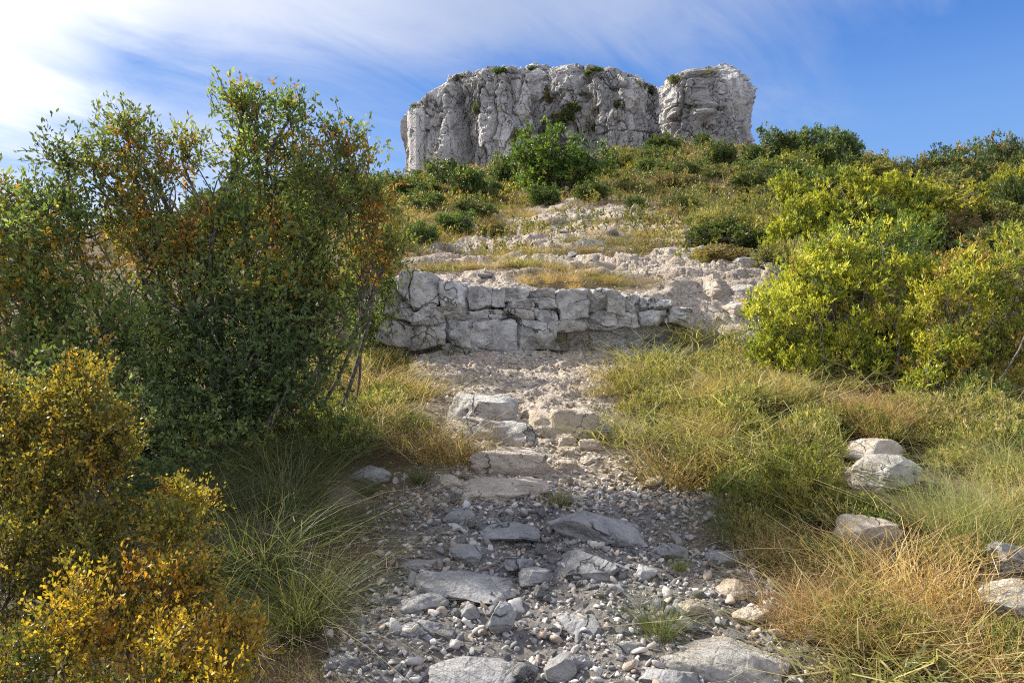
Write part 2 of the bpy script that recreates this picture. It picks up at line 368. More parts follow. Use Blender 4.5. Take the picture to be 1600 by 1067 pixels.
R_ = [
 (860,795,1012,868,'broad domed grey boulder, the largest one set in the shaded gravel of the path',M_rock,.55,.3,-.15,(.1,.12)),
 (872,865,975,922,'grey boulder with a smooth rounded ridge just below the largest domed boulder on the path',M_rock,.55,.2,-.3,(.1,.1)),
 (1014,846,1075,886,'pale lichen-spotted boulder to the right of the largest domed boulder',M_rock,.6,.2,.2,(.1,0)),
 (813,880,862,922,'small grey hump of rock left of the boulder with the rounded ridge',M_rock,.5,.2,.3,(.1,0)),
 (652,895,800,948,'long low tilted slab with a sharp edge lying across the shaded gravel',M_rock,.35,.45,-.25,(.15,.1)),
 (612,925,705,968,'low grey slab embedded under the left end of the long tilted slab',M_rock,.5,.3,-.1,(.12,0)),
 (598,965,712,1012,'pitted grey rock half buried at the left side of the gravel path',M_rock,.45,.2,.1,(.12,0)),
 (757,946,805,1012,'upright wedge-shaped grey stone standing in the middle of the gravel',M_rock,.7,.35,.5,(.1,.1)),
 (675,1024,800,1090,'wide grey slab half buried at the bottom edge of the path, left of centre',M_rock,.3,.4,.05,(.14,0)),
 (851,1022,898,1068,'blocky grey stone at the bottom of the path, beside a smaller rounded stone',M_rock,.6,.35,.2,(.1,0)),
 (897,1024,924,1056,'small rounded stone touching the blocky stone near the path bottom',M_rock,.6,.1,0,(.1,0)),
 (1036,1002,1250,1085,'large pale slab at the bottom right of the path, catching light',M_step,.5,.5,-.35,(.2,.05)),
 (790,868,832,896,'flat grey stone between the largest domed boulder and the small hump',M_rock,.5,.5,.1,(.1,0)),
 (700,846,765,880,'worn grey slab flush with the gravel, below and left of the lowest steps',M_rock,.4,.5,-.2,(.12,.05)),
 (925,925,988,955,'worn slab flush with the gravel under the ridged boulder',M_rock,.4,.5,.3,(.12,.05)),
 (1058,932,1112,966,'pinkish angular stone right of the dark green tuft in the gravel',M_warm,.5,.5,.5,(.1,.1)),
 (1118,905,1170,940,'pinkish angular stone at the right edge of the gravel, above the pale slab',M_warm,.5,.5,-.4,(.1,.1)),
 (950,1000,1008,1036,'grey angular stone left of the rounded rock before the pale slab',M_rock,.5,.5,.2,(.1,.1)),
 (628,872,688,900,'grey angular stone at the left edge of the gravel above the tilted slab',M_rock,.5,.5,.4,(.1,0)),
 (752,815,845,848,'flush grey slab in the upper gravel left of the largest domed boulder',M_rock,.35,.5,-.1,(.12,0)),
 (690,795,740,822,'grey stone at the upper left corner of the gravel',M_rock,.5,.5,.3,(.1,0)),
 (868,958,942,1000,'angular grey slab left of the dark green tuft',M_rock,.4,.5,-.5,(.12,.1)),
 (1150,948,1205,985,'cream angular stone against the straw at the right edge of the gravel',M_warm,.5,.5,.1,(.1,0)),
 (500,1020,560,1060,'grey stone in the bottom left of the gravel by the green fountain tuft',M_rock,.5,.4,.1,(.1,0)),
 (1000,1036,1105,1100,'rounded grey rock in front of the large pale slab',M_rock,.5,.3,-.2,(.12,0)),
 (715,946,753,976,'fist-sized pale stone between the tilted slab and the upright wedge stone',M_rock,.6,.2,0,(.1,0)),
 (985,884,1030,922,'grey stone wedged beside the dark green grass tuft in the gravel',M_rock,.6,.2,.5,(.1,0)),
 (1108,858,1168,892,'flattish grey stone in the gravel at the right side of the path',M_rock,.45,.3,.1,(.1,0)),
 (545,727,616,766,'bluish slab in deep shade beside the left tree',M_rock,.5,.3,.1,(.1,0)),
 (1004,744,1040,768,'small cream stone under the golden grass clump by the path',M_warm,.6,.2,.1,(.1,0)),
 (1098,764,1158,803,'pale pinkish rounded boulder above the dark green tuft right of the path',M_warm,.6,.2,.1,(.1,0)),
 (1318,684,1422,728,'pale flat rock in the grass slope on the right, upper one of two',M_warm,.6,.6,.1,(.14,0)),
 (1334,716,1446,784,'pale rock in the grass slope on the right, lower and larger one of two',M_step,.7,.6,-.15,(.14,0)),
 (1300,814,1404,884,'rounded yellowish rock half covered by straw grass on the right',M_warm,.7,.5,.1,(.12,0)),
 (1530,905,1640,975,'pale rock at the right edge of the picture above straw grass',M_step,.55,.3,.1,(.1,0)),
 (1548,850,1625,905,'grey rock at the right edge of the picture behind the pale rock',M_rock,.7,.3,.1,(.1,0)),
 (754,546,832,566,'long flat grey slab at the foot of the stone ledge',M_rock,.6,.4,.05,(.12,0)),
 (655,552,720,572,'thin bluish slab at the left foot of the stone ledge',M_rock,.5,.4,.05,(.12,0)),
 (1142,402,1196,428,'grey boulder with pale top, left of the pair above the ledge by the yellow shrub',M_step,.65,.3,.1,(.1,0)),
 (1186,410,1232,430,'dark grey boulder under the yellow shrub, right one of the pair above the ledge',M_rock,.65,.3,.1,(.1,0)),
 (1136,446,1186,470,'grey block on the stony ramp right of the ledge',M_step,.7,.35,.1,(.1,0)),
 (1134,468,1200,502,'pale rounded rock on the stony ramp right of the ledge, below the grey block',M_warm,.7,.3,.1,(.1,0)),
 (1098,452,1132,474,'small rounded cream rock at the top right corner of the ledge',M_warm,.7,.2,.1,(.1,0)),
 (893,374,945,394,'pale flat outcrop in the hillside grass above the ledge',M_step,.7,.4,.1,(.1,0)),
 (860,366,900,386,'pale outcrop left of the flat one in the hillside grass',M_warm,.7,.3,.1,(.1,0)),
 (1030,342,1082,358,'pale pink rock patch on the hillside below the dark round bush',M_warm,.6,.3,.1,(.1,0)),
 (1040,392,1110,408,'lilac grey outcrop on the upper path below the dark green shrub',M_step,.6,.3,.1,(.1,0)),
 (914,512,1068,544,'low pale block under the right half of the stone ledge',M_ledge,.8,.55,.02,(.0,0)),
 (686,742,720,770,'reddish cream stone at the left corner of the lowest rock step',M_warm,.65,.3,.2,(.1,0)),
 (700,664,730,690,'small stone under the golden grass beside the middle rock step',M_warm,.6,.3,.2,(.1,0)),
]
for i, (x0, y0, x1, y1, lab, mt, hf, bx, rz, tl) in enumerate(R_):
    rock_px(x0, y0, x1, y1, lab, mt, 'boulder' if x1-x0 > 60 else 'stone', 'boulder' if x1-x0 > 60 else 'stone', hf, bx, rz, tl, 100+i*7, dy=.6 if 'block under' in lab else 1.)
ST = [
 (700,618,804,676,'uppermost grey rock step on the left side of the path',M_step,.74,.7,-.22,(.05,.10)),
 (712,655,836,708,'middle grey rock step with a long slanting edge',M_step,.74,.75,-.30,(.05,.12)),
 (736,702,857,748,'lowest squared rock step with a pale front face',M_warm,.76,.8,-.05,(.02,.05)),
 (830,636,962,706,'broken rock step on the right side of the path, split by cracks',M_warm,.72,.7,.08,(.04,-.05)),
 (700,742,860,790,'low crumbling rock tread below the lowest squared step',M_warm,.4,.6,-.03,(.08,0)),
]
for i, (x0, y0, x1, y1, lab, mt, hf, bx, rz, tl) in enumerate(ST):
    rock_px(x0, y0, x1, y1, lab, mt, 'rock_step', 'rock step', hf, bx, rz, tl, 500+i*13, cuts=6, rough=.15 if i in (3, 4) else .11, sink=.75)
for i, (x0, y0, x1, y1, lab) in enumerate([
 (836,668,868,694,'cream block fallen below the left end of the right rock step'), (872,676,905,704,'cream block in the middle of the rubble under the right rock step'),
 (905,690,938,714,'cream block at the right of the rubble under the right rock step'), (930,668,962,696,'grey-capped block at the right end of the right rock step'),
 (868,704,898,724,'small cream block at the front of the rubble by the right rock step'), (862,722,902,744,'low cream rock right of the lowest squared step'),
 (905,716,935,732,'flat cream stone lying in front of the right rubble'), (800,690,834,706,'wedge of cream rock between the left and right rock steps'),
 (812,640,846,662,'cream rock filling the gap between the uppermost step and the right step'), (740,770,790,792,'crumbling cream rock under the left of the lowest tread'),
 (800,762,850,788,'crumbling cream rock under the right of the lowest tread')]):
    rock_px(x0, y0, x1, y1, lab, M_warm if 'grey' not in lab else M_step, 'stone', 'stone', .75, .6, (i*1.3) % 1-.5, (.08, .05*(i % 3-1)), 640+i*3, cuts=8, rough=.12)
# ---- loose stones: individuals
protos = {}
for mk_, mt in (('grey', M_rock), ('cream', M_warm)):
    protos[mk_] = []
    for k in range(7):
        v, f = rock_verts(900+k+(50 if mk_ == 'cream' else 0), 4, .35, 13, .06, lo_=.4)
        protos[mk_].append(mk_mesh('stone', v*np.array([1, .8, .62])*.5, f, mt, True))
def scatter_stones(n, kind, y0, y1, lo, hi, label, group, pad=0., seed=5, flat=1.):
    r = np.random.default_rng(seed); k = 0
    while k < n:
        y = r.uniform(y0, y1); x = r.uniform(np.interp(y, _ty, _tl)-pad, np.interp(y, _ty, _tr)+pad)
        if 8.0 < y < 9.3 and -2 < x < 2.3: continue
        if r.random() > path_mask(np.array([x]), np.array([y]))[0]+.05: continue
        s = lo*(hi/lo)**(r.random()**1.6)
        o = link('stone', protos[kind][r.integers(7)], None, (x, y, float(H(x, y))+s*.16)); o.scale = (s*r.uniform(.8, 1.3), s*r.uniform(.8, 1.2), s*r.uniform(.7, 1.1)*flat)
        o.rotation_euler = (r.uniform(-.5, .5), r.uniform(-.5, .5), r.uniform(0, 6.3)); tag(o, label, 'stone', group); k += 1
scatter_stones(110, 'grey', 2.0, 4.0, .05, .12, 'loose grey fist-sized stone among the shaded path gravel', 'loose grey stones on the lower path')
scatter_stones(90, 'cream', 4.0, 8.0, .05, .13, 'loose cream stone lying on the sunlit middle of the path', 'loose cream stones on the middle path', 0, 6)
scatter_stones(85, 'cream', 8.9, 19, .14, .5, 'pale flat stone set in the stony ground above the ledge', 'pale stones set in the ground above the ledge', 0, 8, .62)
scatter_stones(35, 'grey', 8.9, 18, .12, .42, 'grey flat stone set in the stony ground above the ledge', 'grey stones set in the ground above the ledge', 0, 9, .62)
# ---- gravel as one mass
def gravel():
    VV, FF, CC, off = [], [], [], 0
    var = []
    for k in range(14):
        v, f = rock_verts(1500+k, 2, .3, 11, .03, lo_=.34); var.append((v*np.array([1, .82, .6])*.5, f))
    r = np.random.default_rng(77)
    def batch(n, y0, y1, smin, smax, pal, pw=1.5, thr=1.):
        nonlocal off
        y = y0+(y1-y0)*r.random(n)**1.25; a = np.interp(y, _ty, _tl); b = np.interp(y, _ty, _tr); ex = .25+.0*y
        x = a-ex+(b-a+2*ex)*r.random(n); m = path_mask(x, y); keep = r.random(n) < m**.8*thr+.04
        keep &= ~((np.abs(y-(8.6+.12*x)) < .35) & (x > -2) & (x < 2.2))
        x, y = x[keep], y[keep]; n = len(x); s = smin*(smax/smin)**(r.random(n)**pw); s = s*(1+.05*np.maximum(y-6, 0)); z = H(x, y, True)+s*.12
        ty = r.integers(0, 14, n); ang = r.random(n)*6.283; tx, tyy = r.normal(0, .35, n), r.normal(0, .35, n)
        pal = np.array(pal); col = pal[r.integers(0, len(pal), n)]*(r.uniform(.75, 1.25, n)[:, None])
        for t in range(14):
            k = np.where(ty == t)[0]
            if not len(k): continue
            v, f = var[t]; ca, sa = np.cos(ang[k])[:, None], np.sin(ang[k])[:, None]
            P = v[None]*s[k][:, None, None]*np.stack([r.uniform(.8, 1.3, len(k)), r.uniform(.8, 1.2, len(k)), r.uniform(.7, 1.2, len(k))], -1)[:, None, :]
            px = P[..., 0]*ca-P[..., 1]*sa; py = P[..., 0]*sa+P[..., 1]*ca; pz = P[..., 2]+px*tx[k][:, None]+py*tyy[k][:, None]
            VV.append(np.stack([px+x[k][:, None], py+y[k][:, None], pz+z[k][:, None]], -1).reshape(-1, 3))
            FF.append((f[None]+(np.arange(len(k))*len(v))[:, None, None]+off).reshape(-1, 3)); off += len(k)*len(v)
            CC.append(np.repeat(col[k], len(v), 0))
    g = [(.36, .35, .335), (.27, .265, .26), (.52, .50, .475), (.17, .165, .165), (.42, .35, .285), (.60, .56, .51)]
    c = [(.60, .52, .43), (.46, .37, .28), (.68, .61, .52), (.34, .265, .195), (.52, .48, .42)]
    batch(15000, 1.7, 4.3, .009, .045, g, 1.7)
    batch(900, 1.7, 4.3, .04, .085, g, 1.2)
    batch(7500, 3.9, 8.8, .012, .06, c, 1.5, .8)
    batch(7000, 8.8, 21, .012, .06, c, 1.6, .8)
    global path_mask
    pm = path_mask; path_mask = lambda a_, b_: np.full(np.shape(a_), .3)
    _tr[:] += 1.6; batch(2600, 2.2, 8.0, .012, .06, c, 1.5, .9); _tr[:] -= 1.6; path_mask = pm
    me = mk_mesh('gravel', np.concatenate(VV), np.concatenate(FF), M_gravel, False, np.concatenate(CC))
    tag(link('gravel', me), 'loose grey and cream gravel covering the footpath', 'gravel', None, 'stuff')
gravel()
# ------------------------------------------------------------------ ledge
def ledge():
    nu, nv = 1000, 300
    # top edge traced along the ledge (photo px -> metres at its own distance)
    tp = np.array([(560, 470), (585, 452), (600, 432), (622, 422), (660, 432), (700, 438), (760, 446), (830, 452), (880, 455), (950, 457), (1000, 463), (1040, 470), (1075, 484), (1092, 505)])
    xs = np.linspace(-1.98, 2.42, nu)
    yl = 8.28+.12*xs+.05*np.sin(xs*2.3)
    ztop = np.interp(xs, (tp[:, 0]-800)/F*8.4, (533.5-tp[:, 1])/F*8.4)
    ztop = ztop+.02*fbm2(xs, xs*0, 3, 3, 5)
    zb = -.45
    t = np.linspace(0, 1.35, nv)[None, :]; X = np.repeat(xs[:, None], nv, 1); v = np.minimum(t, 1.)
    Z = zb+(ztop[:, None]-zb)*v; back = np.maximum(t-1, 0)
    Y = yl[:, None]+.10*v+back*2.2; Z = Z+back*.16
    # fractures: long wandering bedding cracks, leaning vertical cracks, small broken blocks
    w = lambda f, k, a: fbm2(X, Z, f, 4, k)*a
    def groove(d, wd): return np.exp(-(d/wd)**2)
    dsp = np.zeros(X.shape); cell = np.zeros(X.shape)
    bed = [(.27, -1.7, .9, .10, .016), (.06, -1.6, .35, .12, .014), (.42, -.5, 2.4, .08, .012), (.19, .3, 2.3, .10, .018), (-.06, -.6, 2.4, .10, .02), (.53, -1.4, -.4, .07, .010)]
    for k, (zc, xa, xb, wa, gw) in enumerate(bed):
        line = Z-(zc+w(1.2, 300+k, wa)+.02*np.sin(X*5+k)); inx = sst(xa-.05, xa+.1, X)*(1-sst(xb-.1, xb+.05, X))
        dsp -= inx*(.05*groove(line, gw*.7)+.02*groove(line, gw*2.4))*(.35+.65*sst(-.3, .3, w(1.6, 370+k, 1.))); cell += inx*np.sign(line)*.016*np.exp(-np.abs(line)/.08)
    vc = [(-1.42, .05, 1), (-1.05, .0, .9), (-.80, .3, .7), (-.42, .1, .9), (-.18, .3, .5), (.02, .3, .6), (.36, .0, .8), (.60, -.1, 1.2), (.93, .0, 1.3), (1.22, .2, .8), (1.42, .1, .8), (1.66, .15, 1), (1.9, .2, .8), (2.1, .3, .7)]
    for k, (xc, zlo, st) in enumerate(vc):
        line = X-(xc-(Z-.4)*(.10+.12*math.sin(k*2.1))+fbm2(X*.5, Z, 3.2, 3, 330+k)*.05); on = sst(zlo-.04, zlo+.06, Z+w(2, 5, .05))
        gwv = .006+.016*sst(.2, .7, Z); dsp -= st*on*(.06*groove(line, gwv)+.022*groove(line, gwv*3))*(.3+.7*sst(-.35, .2, w(1.8, 380+k, 1.))); cell += on*np.sign(line)*.018*np.exp(-np.abs(line)/.12)*(1 if k % 2 else -1)
    f1, f2, c1 = worley2(X*2.6+w(1.5, 340, .5), Z*5.2+w(1.5, 341, .6), 342); dsp += (c1-.5)*.085-.012*np.exp(-((f2-f1)/.03)**2)
    f1, f2, c2 = worley2(X*7+w(4, 343, .5), Z*11+w(4, 344, .5), 345); dsp += (c2-.5)*.026-.009*np.exp(-((f2-f1)/.07)**2)
    dsp += cell+fbm3(X, Y, Z, 1.0, 3, 15)*.075+fbm3(X, Y, Z, 4.5, 6, 12, .62)*.040-.016*np.exp(-(fbm3(X, Y, Z, 7, 3, 18)/.07)**2)
    dsp += .05*sst(.05, .2, Z)-.06*sst(.45, .72, Z)                  # bulging middle, retreating brow
    top = np.clip((t-.93)/.1, 0, 1); Y = Y-dsp*(1-top*.6); Z = Z+dsp*top*.45-.05*top**2*(1-np.clip(back*8, 0, 1))
    Z = Z-np.clip((back-.20)/.15, 0, 1)*.35
    V = np.stack([X, Y, Z], -1).reshape(-1, 3); i = (np.arange(nu-1)[:, None]*nv+np.arange(nv-1)[None, :]).ravel()
    Fc = np.stack([i, i+nv, i+nv+1, i+1], -1)
    # back and ends close the block under the hill
    n0 = len(V); bk = np.stack([xs, yl+1.0, np.full(nu, -.6)], -1); V = np.concatenate([V, bk])
    j = np.arange(nu-1); tl_ = (j+0)*nv+nv-1; tr_ = (j+1)*nv+nv-1
    F2 = np.stack([tl_, tr_, n0+j+1, n0+j], -1); F3 = np.stack([j*nv, n0+j, n0+j+1, (j+1)*nv], -1)
    me = mk_mesh('rock_ledge', V, np.concatenate([Fc, F2, F3]), M_ledge, True)
    e = empty('rock_ledge', (0, 8.5, -.2)); tag(e, 'long grey limestone ledge of cracked blocks crossing the path like a low wall', 'rock ledge')
    o = link('bedrock', me, e, (0, -8.5+.15, .2-.05))
    r = np.random.default_rng(23)
    BL = [(578,446,622,500),(620,424,646,472),(644,430,684,480),(684,438,727,492),(727,445,761,483),(760,448,786,476),(784,449,826,470),(824,451,869,469),(871,454,915,497),(914,455,945,491),(943,458,973,492),(971,461,1001,489),(999,464,1025,487),(1023,467,1051,487),(1049,479,1076,493),
          (578,498,641,540),(618,470,646,500),(640,479,687,506),(685,490,731,503),(729,482,788,499),(786,469,830,483),(828,468,869,482),(786,481,830,498),(829,481,869,501),(914,490,960,509),(958,488,1001,508),(999,487,1041,509),(1039,491,1074,507),
          (640,505,688,545),(686,501,726,545),(724,497,802,547),(799,499,868,542),(866,496,916,516),(690,540,806,556)]
    for k, (x0, y0, x1, y1) in enumerate(BL):
        xc = ((x0+x1)/2-800)/F*8.3; yl_ = 8.28+.12*xc+.05*math.sin(xc*2.3); sc_ = yl_/F; wd, hh = (x1-x0)*sc_*1.15, (y1-y0)*sc_*1.16; xc = ((x0+x1)/2-800)*sc_; zc = (533.5-(y0+y1)/2)*sc_
        dpt = r.uniform(.4, .5); off = r.normal(0, .010)-.02*(533-y1 > 0)*(1-(y1-y0)/60)+.02; vv, ff = rock_verts(2100+k*7, 5, .97, 4, .07, 1.9, .80); vv = vv/np.abs(vv).max(0)*np.array([wd, dpt, hh])/2
        nz = np.stack([fbm3(vv[:, 0]+xc, vv[:, 1], vv[:, 2]*1.5+zc, 7, 5, 31+a, .62) for a in range(3)], -1); n2 = np.stack([fbm3(vv[:, 0]+xc, vv[:, 1]*.3, (vv[:, 2]+zc)*1.3, 2.6, 3, 41+a) for a in range(3)], -1); vv += .013*nz+.045*n2
        b = link('rock_block', mk_mesh('rock_block', vv, ff, M_ledge, True), e, (xc, yl_-8.5+dpt/2-off, zc+.2)); b.rotation_euler = (r.normal(0, .02), r.normal(.01, .025), .12+r.normal(0, .03))
ledge()
# ------------------------------------------------------------------ crag
def crag():
    Dc = 92.; nu, nv = 1500, 300
    # plan outline, counter-clockwise from front left; x in metres; faces the camera, the right end nearer
    def X_(px, d): return (px-800)/F*d
    pl = np.array([(637, 106), (637, 101), (642, 97.5), (652, 96.5), (664, 97.5), (672, 95.5), (700, 93), (740, 91), (790, 89), (835, 88.5), (868, 91.5), (900, 88), (945, 85), (985, 84), (1012, 86), (1032, 88.3), (1044, 84), (1075, 80), (1110, 78.5), (1125, 79.5), (1152, 81), (1168, 86), (1172, 92)], float)
    front = np.stack([X_(pl[:, 0], pl[:, 1]), pl[:, 1]], -1)
    back = np.array([(34, 99), (28, 106), (10, 112), (-8, 114), (-15.6, 111)], float)
    P = np.concatenate([front, back]); P = np.concatenate([P, P[:1]])
    seg = np.hypot(*np.diff(P, axis=0).T); wgt = seg.copy(); wgt[len(front)-1:] *= .3; c = np.concatenate([[0], np.cumsum(wgt)]); s = np.linspace(0, c[-1], nu, endpoint=False)
    px_, py_ = np.interp(s, c, P[:, 0]), np.interp(s, c, P[:, 1])
    k = 9; ker = np.ones(k)/k
    px_ = np.convolve(np.concatenate([px_[-k:], px_, px_[:k]]), ker, 'same')[k:-k]; py_ = np.convolve(np.concatenate([py_[-k:], py_, py_[:k]]), ker, 'same')[k:-k]
    tx, ty = np.gradient(px_), np.gradient(py_); L = np.hypot(tx, ty)+1e-9; nx, ny = ty/L, -tx/L      # outward
    sil = np.array([(560, 250), (626, 200), (634, 176), (641, 163), (660, 160), (667, 172), (673, 150), (692, 128), (720, 117), (760, 111), (790, 106), (830, 104), (880, 109), (925, 106), (960, 110), (985, 122), (1010, 134), (1030, 140), (1040, 128), (1060, 120), (1085, 112), (1120, 105), (1130, 106), (1146, 118), (1158, 142), (1170, 180), (1180, 215)], float)
    fb = np.clip((99-py_)/7, -1, 1); x0_ = px_.min()
    def leaned(l): return x0_+(px_-x0_)*(1-.0065*l), py_+fb*l
    pxt, pyt = leaned(6.); pc = pxt/pyt*F+800
    el = (533.5-np.interp(pc, sil[:, 0], sil[:, 1])+2)/F
    isb = s > c[len(front)-1]
    zt = np.where(isb, np.interp(px_, [-18, -10, 25, 35], [27, 32, 31, 27]), el*np.minimum(pyt, 100))
    kk = 15; zt = np.convolve(np.concatenate([zt[-kk:], zt, zt[:kk]]), np.ones(kk)/kk, 'same')[kk:-kk]
    zb = 14.
    cxp, cyp = 8., 97.
    v = np.linspace(0, 1.0, nv)[None, :]; nc = 40
    U = s[:, None]*0+1
    lean = 4.2*(v-.3)+3.0*np.clip((v-.80)/.20, 0, 1)**2          # face leans back, rim rounds off
    X = x0_+(px_[:, None]-x0_)*(1-.0065*lean); Y = py_[:, None]+fb[:, None]*lean; Z = zb+(zt[:, None]-zb)*v
    wx = fbm3(X, Y, Z, .22, 3, 260)*1.6; h_ = (X*.9+Y*.45)
    big = fbm3(X, Y, Z*.40, .10, 4, 201, .5)*1.3
    but = (1-2*np.abs(fbm3(X+wx*.5, Y, Z*.22+X*.05, .17, 3, 205, .45)))*1.0           # buttresses, tall and narrow
    rid = fbm3(X+wx*.4, Y, Z*.40-X*.10, .52, 4, 211, .55, True)*.34
    sm = fbm3(X, Y, Z*.8, 1.7, 4, 214, .6)*.17
    def crack(k, f, sx, sz, wd): return np.exp(-(fbm3(X*sx, Y*sx, Z*sz, f, 3, k)/wd)**2)
    crk = -.75*crack(231, .13, 1, .35, .035)-.40*crack(233, .28, 1, .55, .035)-.22*crack(235, .7, 1, .7, .05)-.5*crack(237, .12, .45, 1.2, .02)
    f1, f2, c1 = worley2((h_+wx)*.55, Z*.20+wx*.1+X*.05, 227); blk = (c1-.5)*.9
    gul = -2.6*np.exp(-((X-(6.2-(Z-26)*.42+wx*.3))/1.1)**2)*(Y < 97)-1.6*np.exp(-((X-(-7.0-(Z-26)*.15+wx*.3))/.7)**2)*(Y < 97)
    D = (big*.9+but*1.0+rid*1.2+sm*.75+crk*1.2+blk*1.1+gul-.4)*sst(0, .08, v+.02)*(1-.55*sst(.9, 1, v)); D = np.where(X < -13, np.clip(D, -3, .2), D)
    X = X+nx[:, None]*D; Y = Y+ny[:, None]*D; Z = Z+.5*(sm+crk*.6+rid)*sst(.7, 1, v)
    # cap: rings closing over the top
    q = (np.arange(1, nc+1)/nc)[None, :]; xr, yr, zr = X[:, -1:], Y[:, -1:], Z[:, -1:]
    ax_ = np.clip(xr, -10, 26); ay_ = np.full_like(yr, 99.)
    Xc = xr+(ax_-xr)*q; Yc = yr+(ay_-yr)*q; Zc = zr*(1-q)+np.minimum(zr, 30.5)*q+.3*fbm2(Xc, Yc, .6, 4, 240)*np.minimum(1, 4*q)*1.0
    X = np.concatenate([X, Xc], 1); Y = np.concatenate([Y, Yc], 1); Z = np.concatenate([Z, Zc], 1); m = nv+nc
    V = np.stack([X, Y, Z], -1).reshape(-1, 3)
    i = np.arange(nu)[:, None]; j = np.arange(m-1)[None, :]; i2 = (i+1) % nu
    Fc = np.stack([i*m+j, i2*m+j, i2*m+j+1, i*m+j+1], -1).reshape(-1, 4)
    me = mk_mesh('rock_crag', V, Fc, M_crag, True)
    tag(link('rock_crag', me), 'massive pale limestone crag with a flat top rising above the wooded ridge', 'crag')
crag()
# ------------------------------------------------------------------ vegetation
def nrm(a): return a/(np.linalg.norm(a, axis=-1, keepdims=True)+1e-9)
def leaves(B, D, n, ln, wd, tl, spread=.8, rng=None, up=.2, palette=None, pw=None, tone_c=None, jit=.22, fold=.25):
    """B twig bases, D twig directions; n leaves along each twig of length tl."""
    r = rng or RNG; N = len(B); t = r.random((N, n, 1)); D = nrm(D)
    P = B[:, None]+D[:, None]*t*tl+r.normal(0, tl*.06, (N, n, 3))
    d = nrm(D[:, None]*.7+r.normal(0, spread, (N, n, 3))+np.array([0, 0, up])); s = nrm(np.cross(d, r.normal(size=(N, n, 3)))); nn = np.cross(d, s)
    l = ln*r.uniform(.65, 1.25, (N, n, 1)); w = wd*r.uniform(.7, 1.2, (N, n, 1))
    a = P; b = P+d*l*.5+s*w*.5+nn*w*fold; c = P+d*l; e = P+d*l*.5-s*w*.5+nn*w*fold
    V = np.stack([a, b, c, e], 2).reshape(-1, 3); k = np.arange(N*n)*4; Fc = np.stack([k, k+1, k+2, k+3], -1)
    pal = np.array(palette); 
    if tone_c is None: tone_c = r.choice(len(pal), N, p=pw)
    C = pal[tone_c][:, None]*np.ones((1, n, 1)); other = pal[r.choice(len(pal), (N, n), p=pw)]
    sw = r.random((N, n, 1)) < .07; C = np.where(sw, other, C)*(1+r.normal(0, jit, (N, n, 1))).clip(.4, 1.8)
    return V, Fc, np.repeat(C.reshape(-1, 3), 4, 0)
def bez(a, b, n=7, wob=.1, rng=None, sag=0.):
    r = rng or RNG; t = np.linspace(0, 1, n)[:, None]; L = np.linalg.norm(b-a); o = r.normal(0, wob*L, 3); o2 = r.normal(0, wob*L, 3)
    return a+(b-a)*t+o*np.sin(t*np.pi)+o2*np.sin(t*2*np.pi)*.4+np.array([0, 0, sag*L])*np.sin(t*np.pi)
def canopy(base, lobes, leafp, rng, stems=3, stem_r=.035, spread=.12, sub=26, twigs=9, seglen=.14, back=.0):
    """lobes: (x,y,z,rx,ry,rz). returns wood (V,F) and leaf (V,F,C), in world coordinates."""
    paths = []; B, D, TC = [], [], []
    lob = np.array(lobes, float); st = [np.array(base)+np.array([rng.normal(0, spread), abs(rng.normal(0, spread))+back, -.08]) for _ in range(stems)]
    pal, pw = leafp['palette'], leafp.get('pw'); 
    for li, L in enumerate(lob):
        c = L[:3]; rad = L[3:6]; s0 = st[li % stems]; hub = c-np.array([0, 0, rad[2]*.55])
        P = bez(s0, hub, 9, .09, rng); hub = hub+np.array([0, rad[1]*.3, 0]); P2 = bez(hub, c+np.array([0, rad[1]*.2, rad[2]*.15]), 5, .12, rng); P = np.concatenate([P, P2[1:]])
        R = np.linspace(stem_r*.8, stem_r*.18, len(P))*rng.uniform(.6, 1.); paths.append((P, R))
        vol = max(rad[0]*rad[2], .02); ns = max(8, int(sub*vol/.12*(L[6] if len(L) > 6 else 1)))
        lobtone = rng.choice(len(pal), p=pw)
        for k in range(ns):
            q = nrm(rng.normal(size=3)); q = c+q*rad*rng.uniform(.15, .95)**.6
            st_i = rng.integers(4, len(P)); a = P[st_i]; 
            p = bez(a, q, 5, .1, rng, .05); paths.append((p, np.linspace(stem_r*.26, stem_r*.07, 5)))
            tone = rng.choice(len(pal), p=pw) if rng.random() < .5 else lobtone
            for j in range(twigs):
                dd = nrm(rng.normal(size=3)+nrm(q-hub)*.6+np.array([0, 0, leafp.get('tup', .4)])); b = q+rng.normal(0, seglen*.42, 3)
                B.append(b); D.append(dd); TC.append(tone if rng.random() < .9 else rng.choice(len(pal), p=pw))
    B, D, TC = np.array(B), np.array(D), np.array(TC)
    lv = leaves(B, D, leafp['n'], leafp['len'], leafp['wid'], leafp.get('twig', seglen), leafp.get('spread', .7), rng, leafp.get('up', .2), pal, pw, TC, leafp.get('jit', .22))
    tw = [(np.stack([b, b+d*leafp.get('twig', seglen)*.9]), [stem_r*.05+.0006]*2) for b, d in zip(B[::2], D[::2])]
    a_, b_ = tubes(paths, 6), tubes(tw, 3)
    return (np.concatenate([a_[0], b_[0]]), np.concatenate([a_[1], b_[1]+len(a_[0])])), lv
def plant(name, label, cat, base, lobes, leafp, mat, seed, group=None, **kw):
    rng = np.random.default_rng(seed); (wv, wf), (lv, lf, lc) = canopy(base, lobes, leafp, rng, **kw)
    b = np.array(base); e = empty(name, tuple(b)); tag(e, label, cat, group)
    tree = name.endswith('tree')
    link('trunk' if tree else 'stem', mk_mesh('wood', wv-b, wf, M_bark, True), e)
    cr = link('crown' if tree else 'foliage', mk_mesh('leaves', lv-b, lf, mat, False, lc), e)
    return e
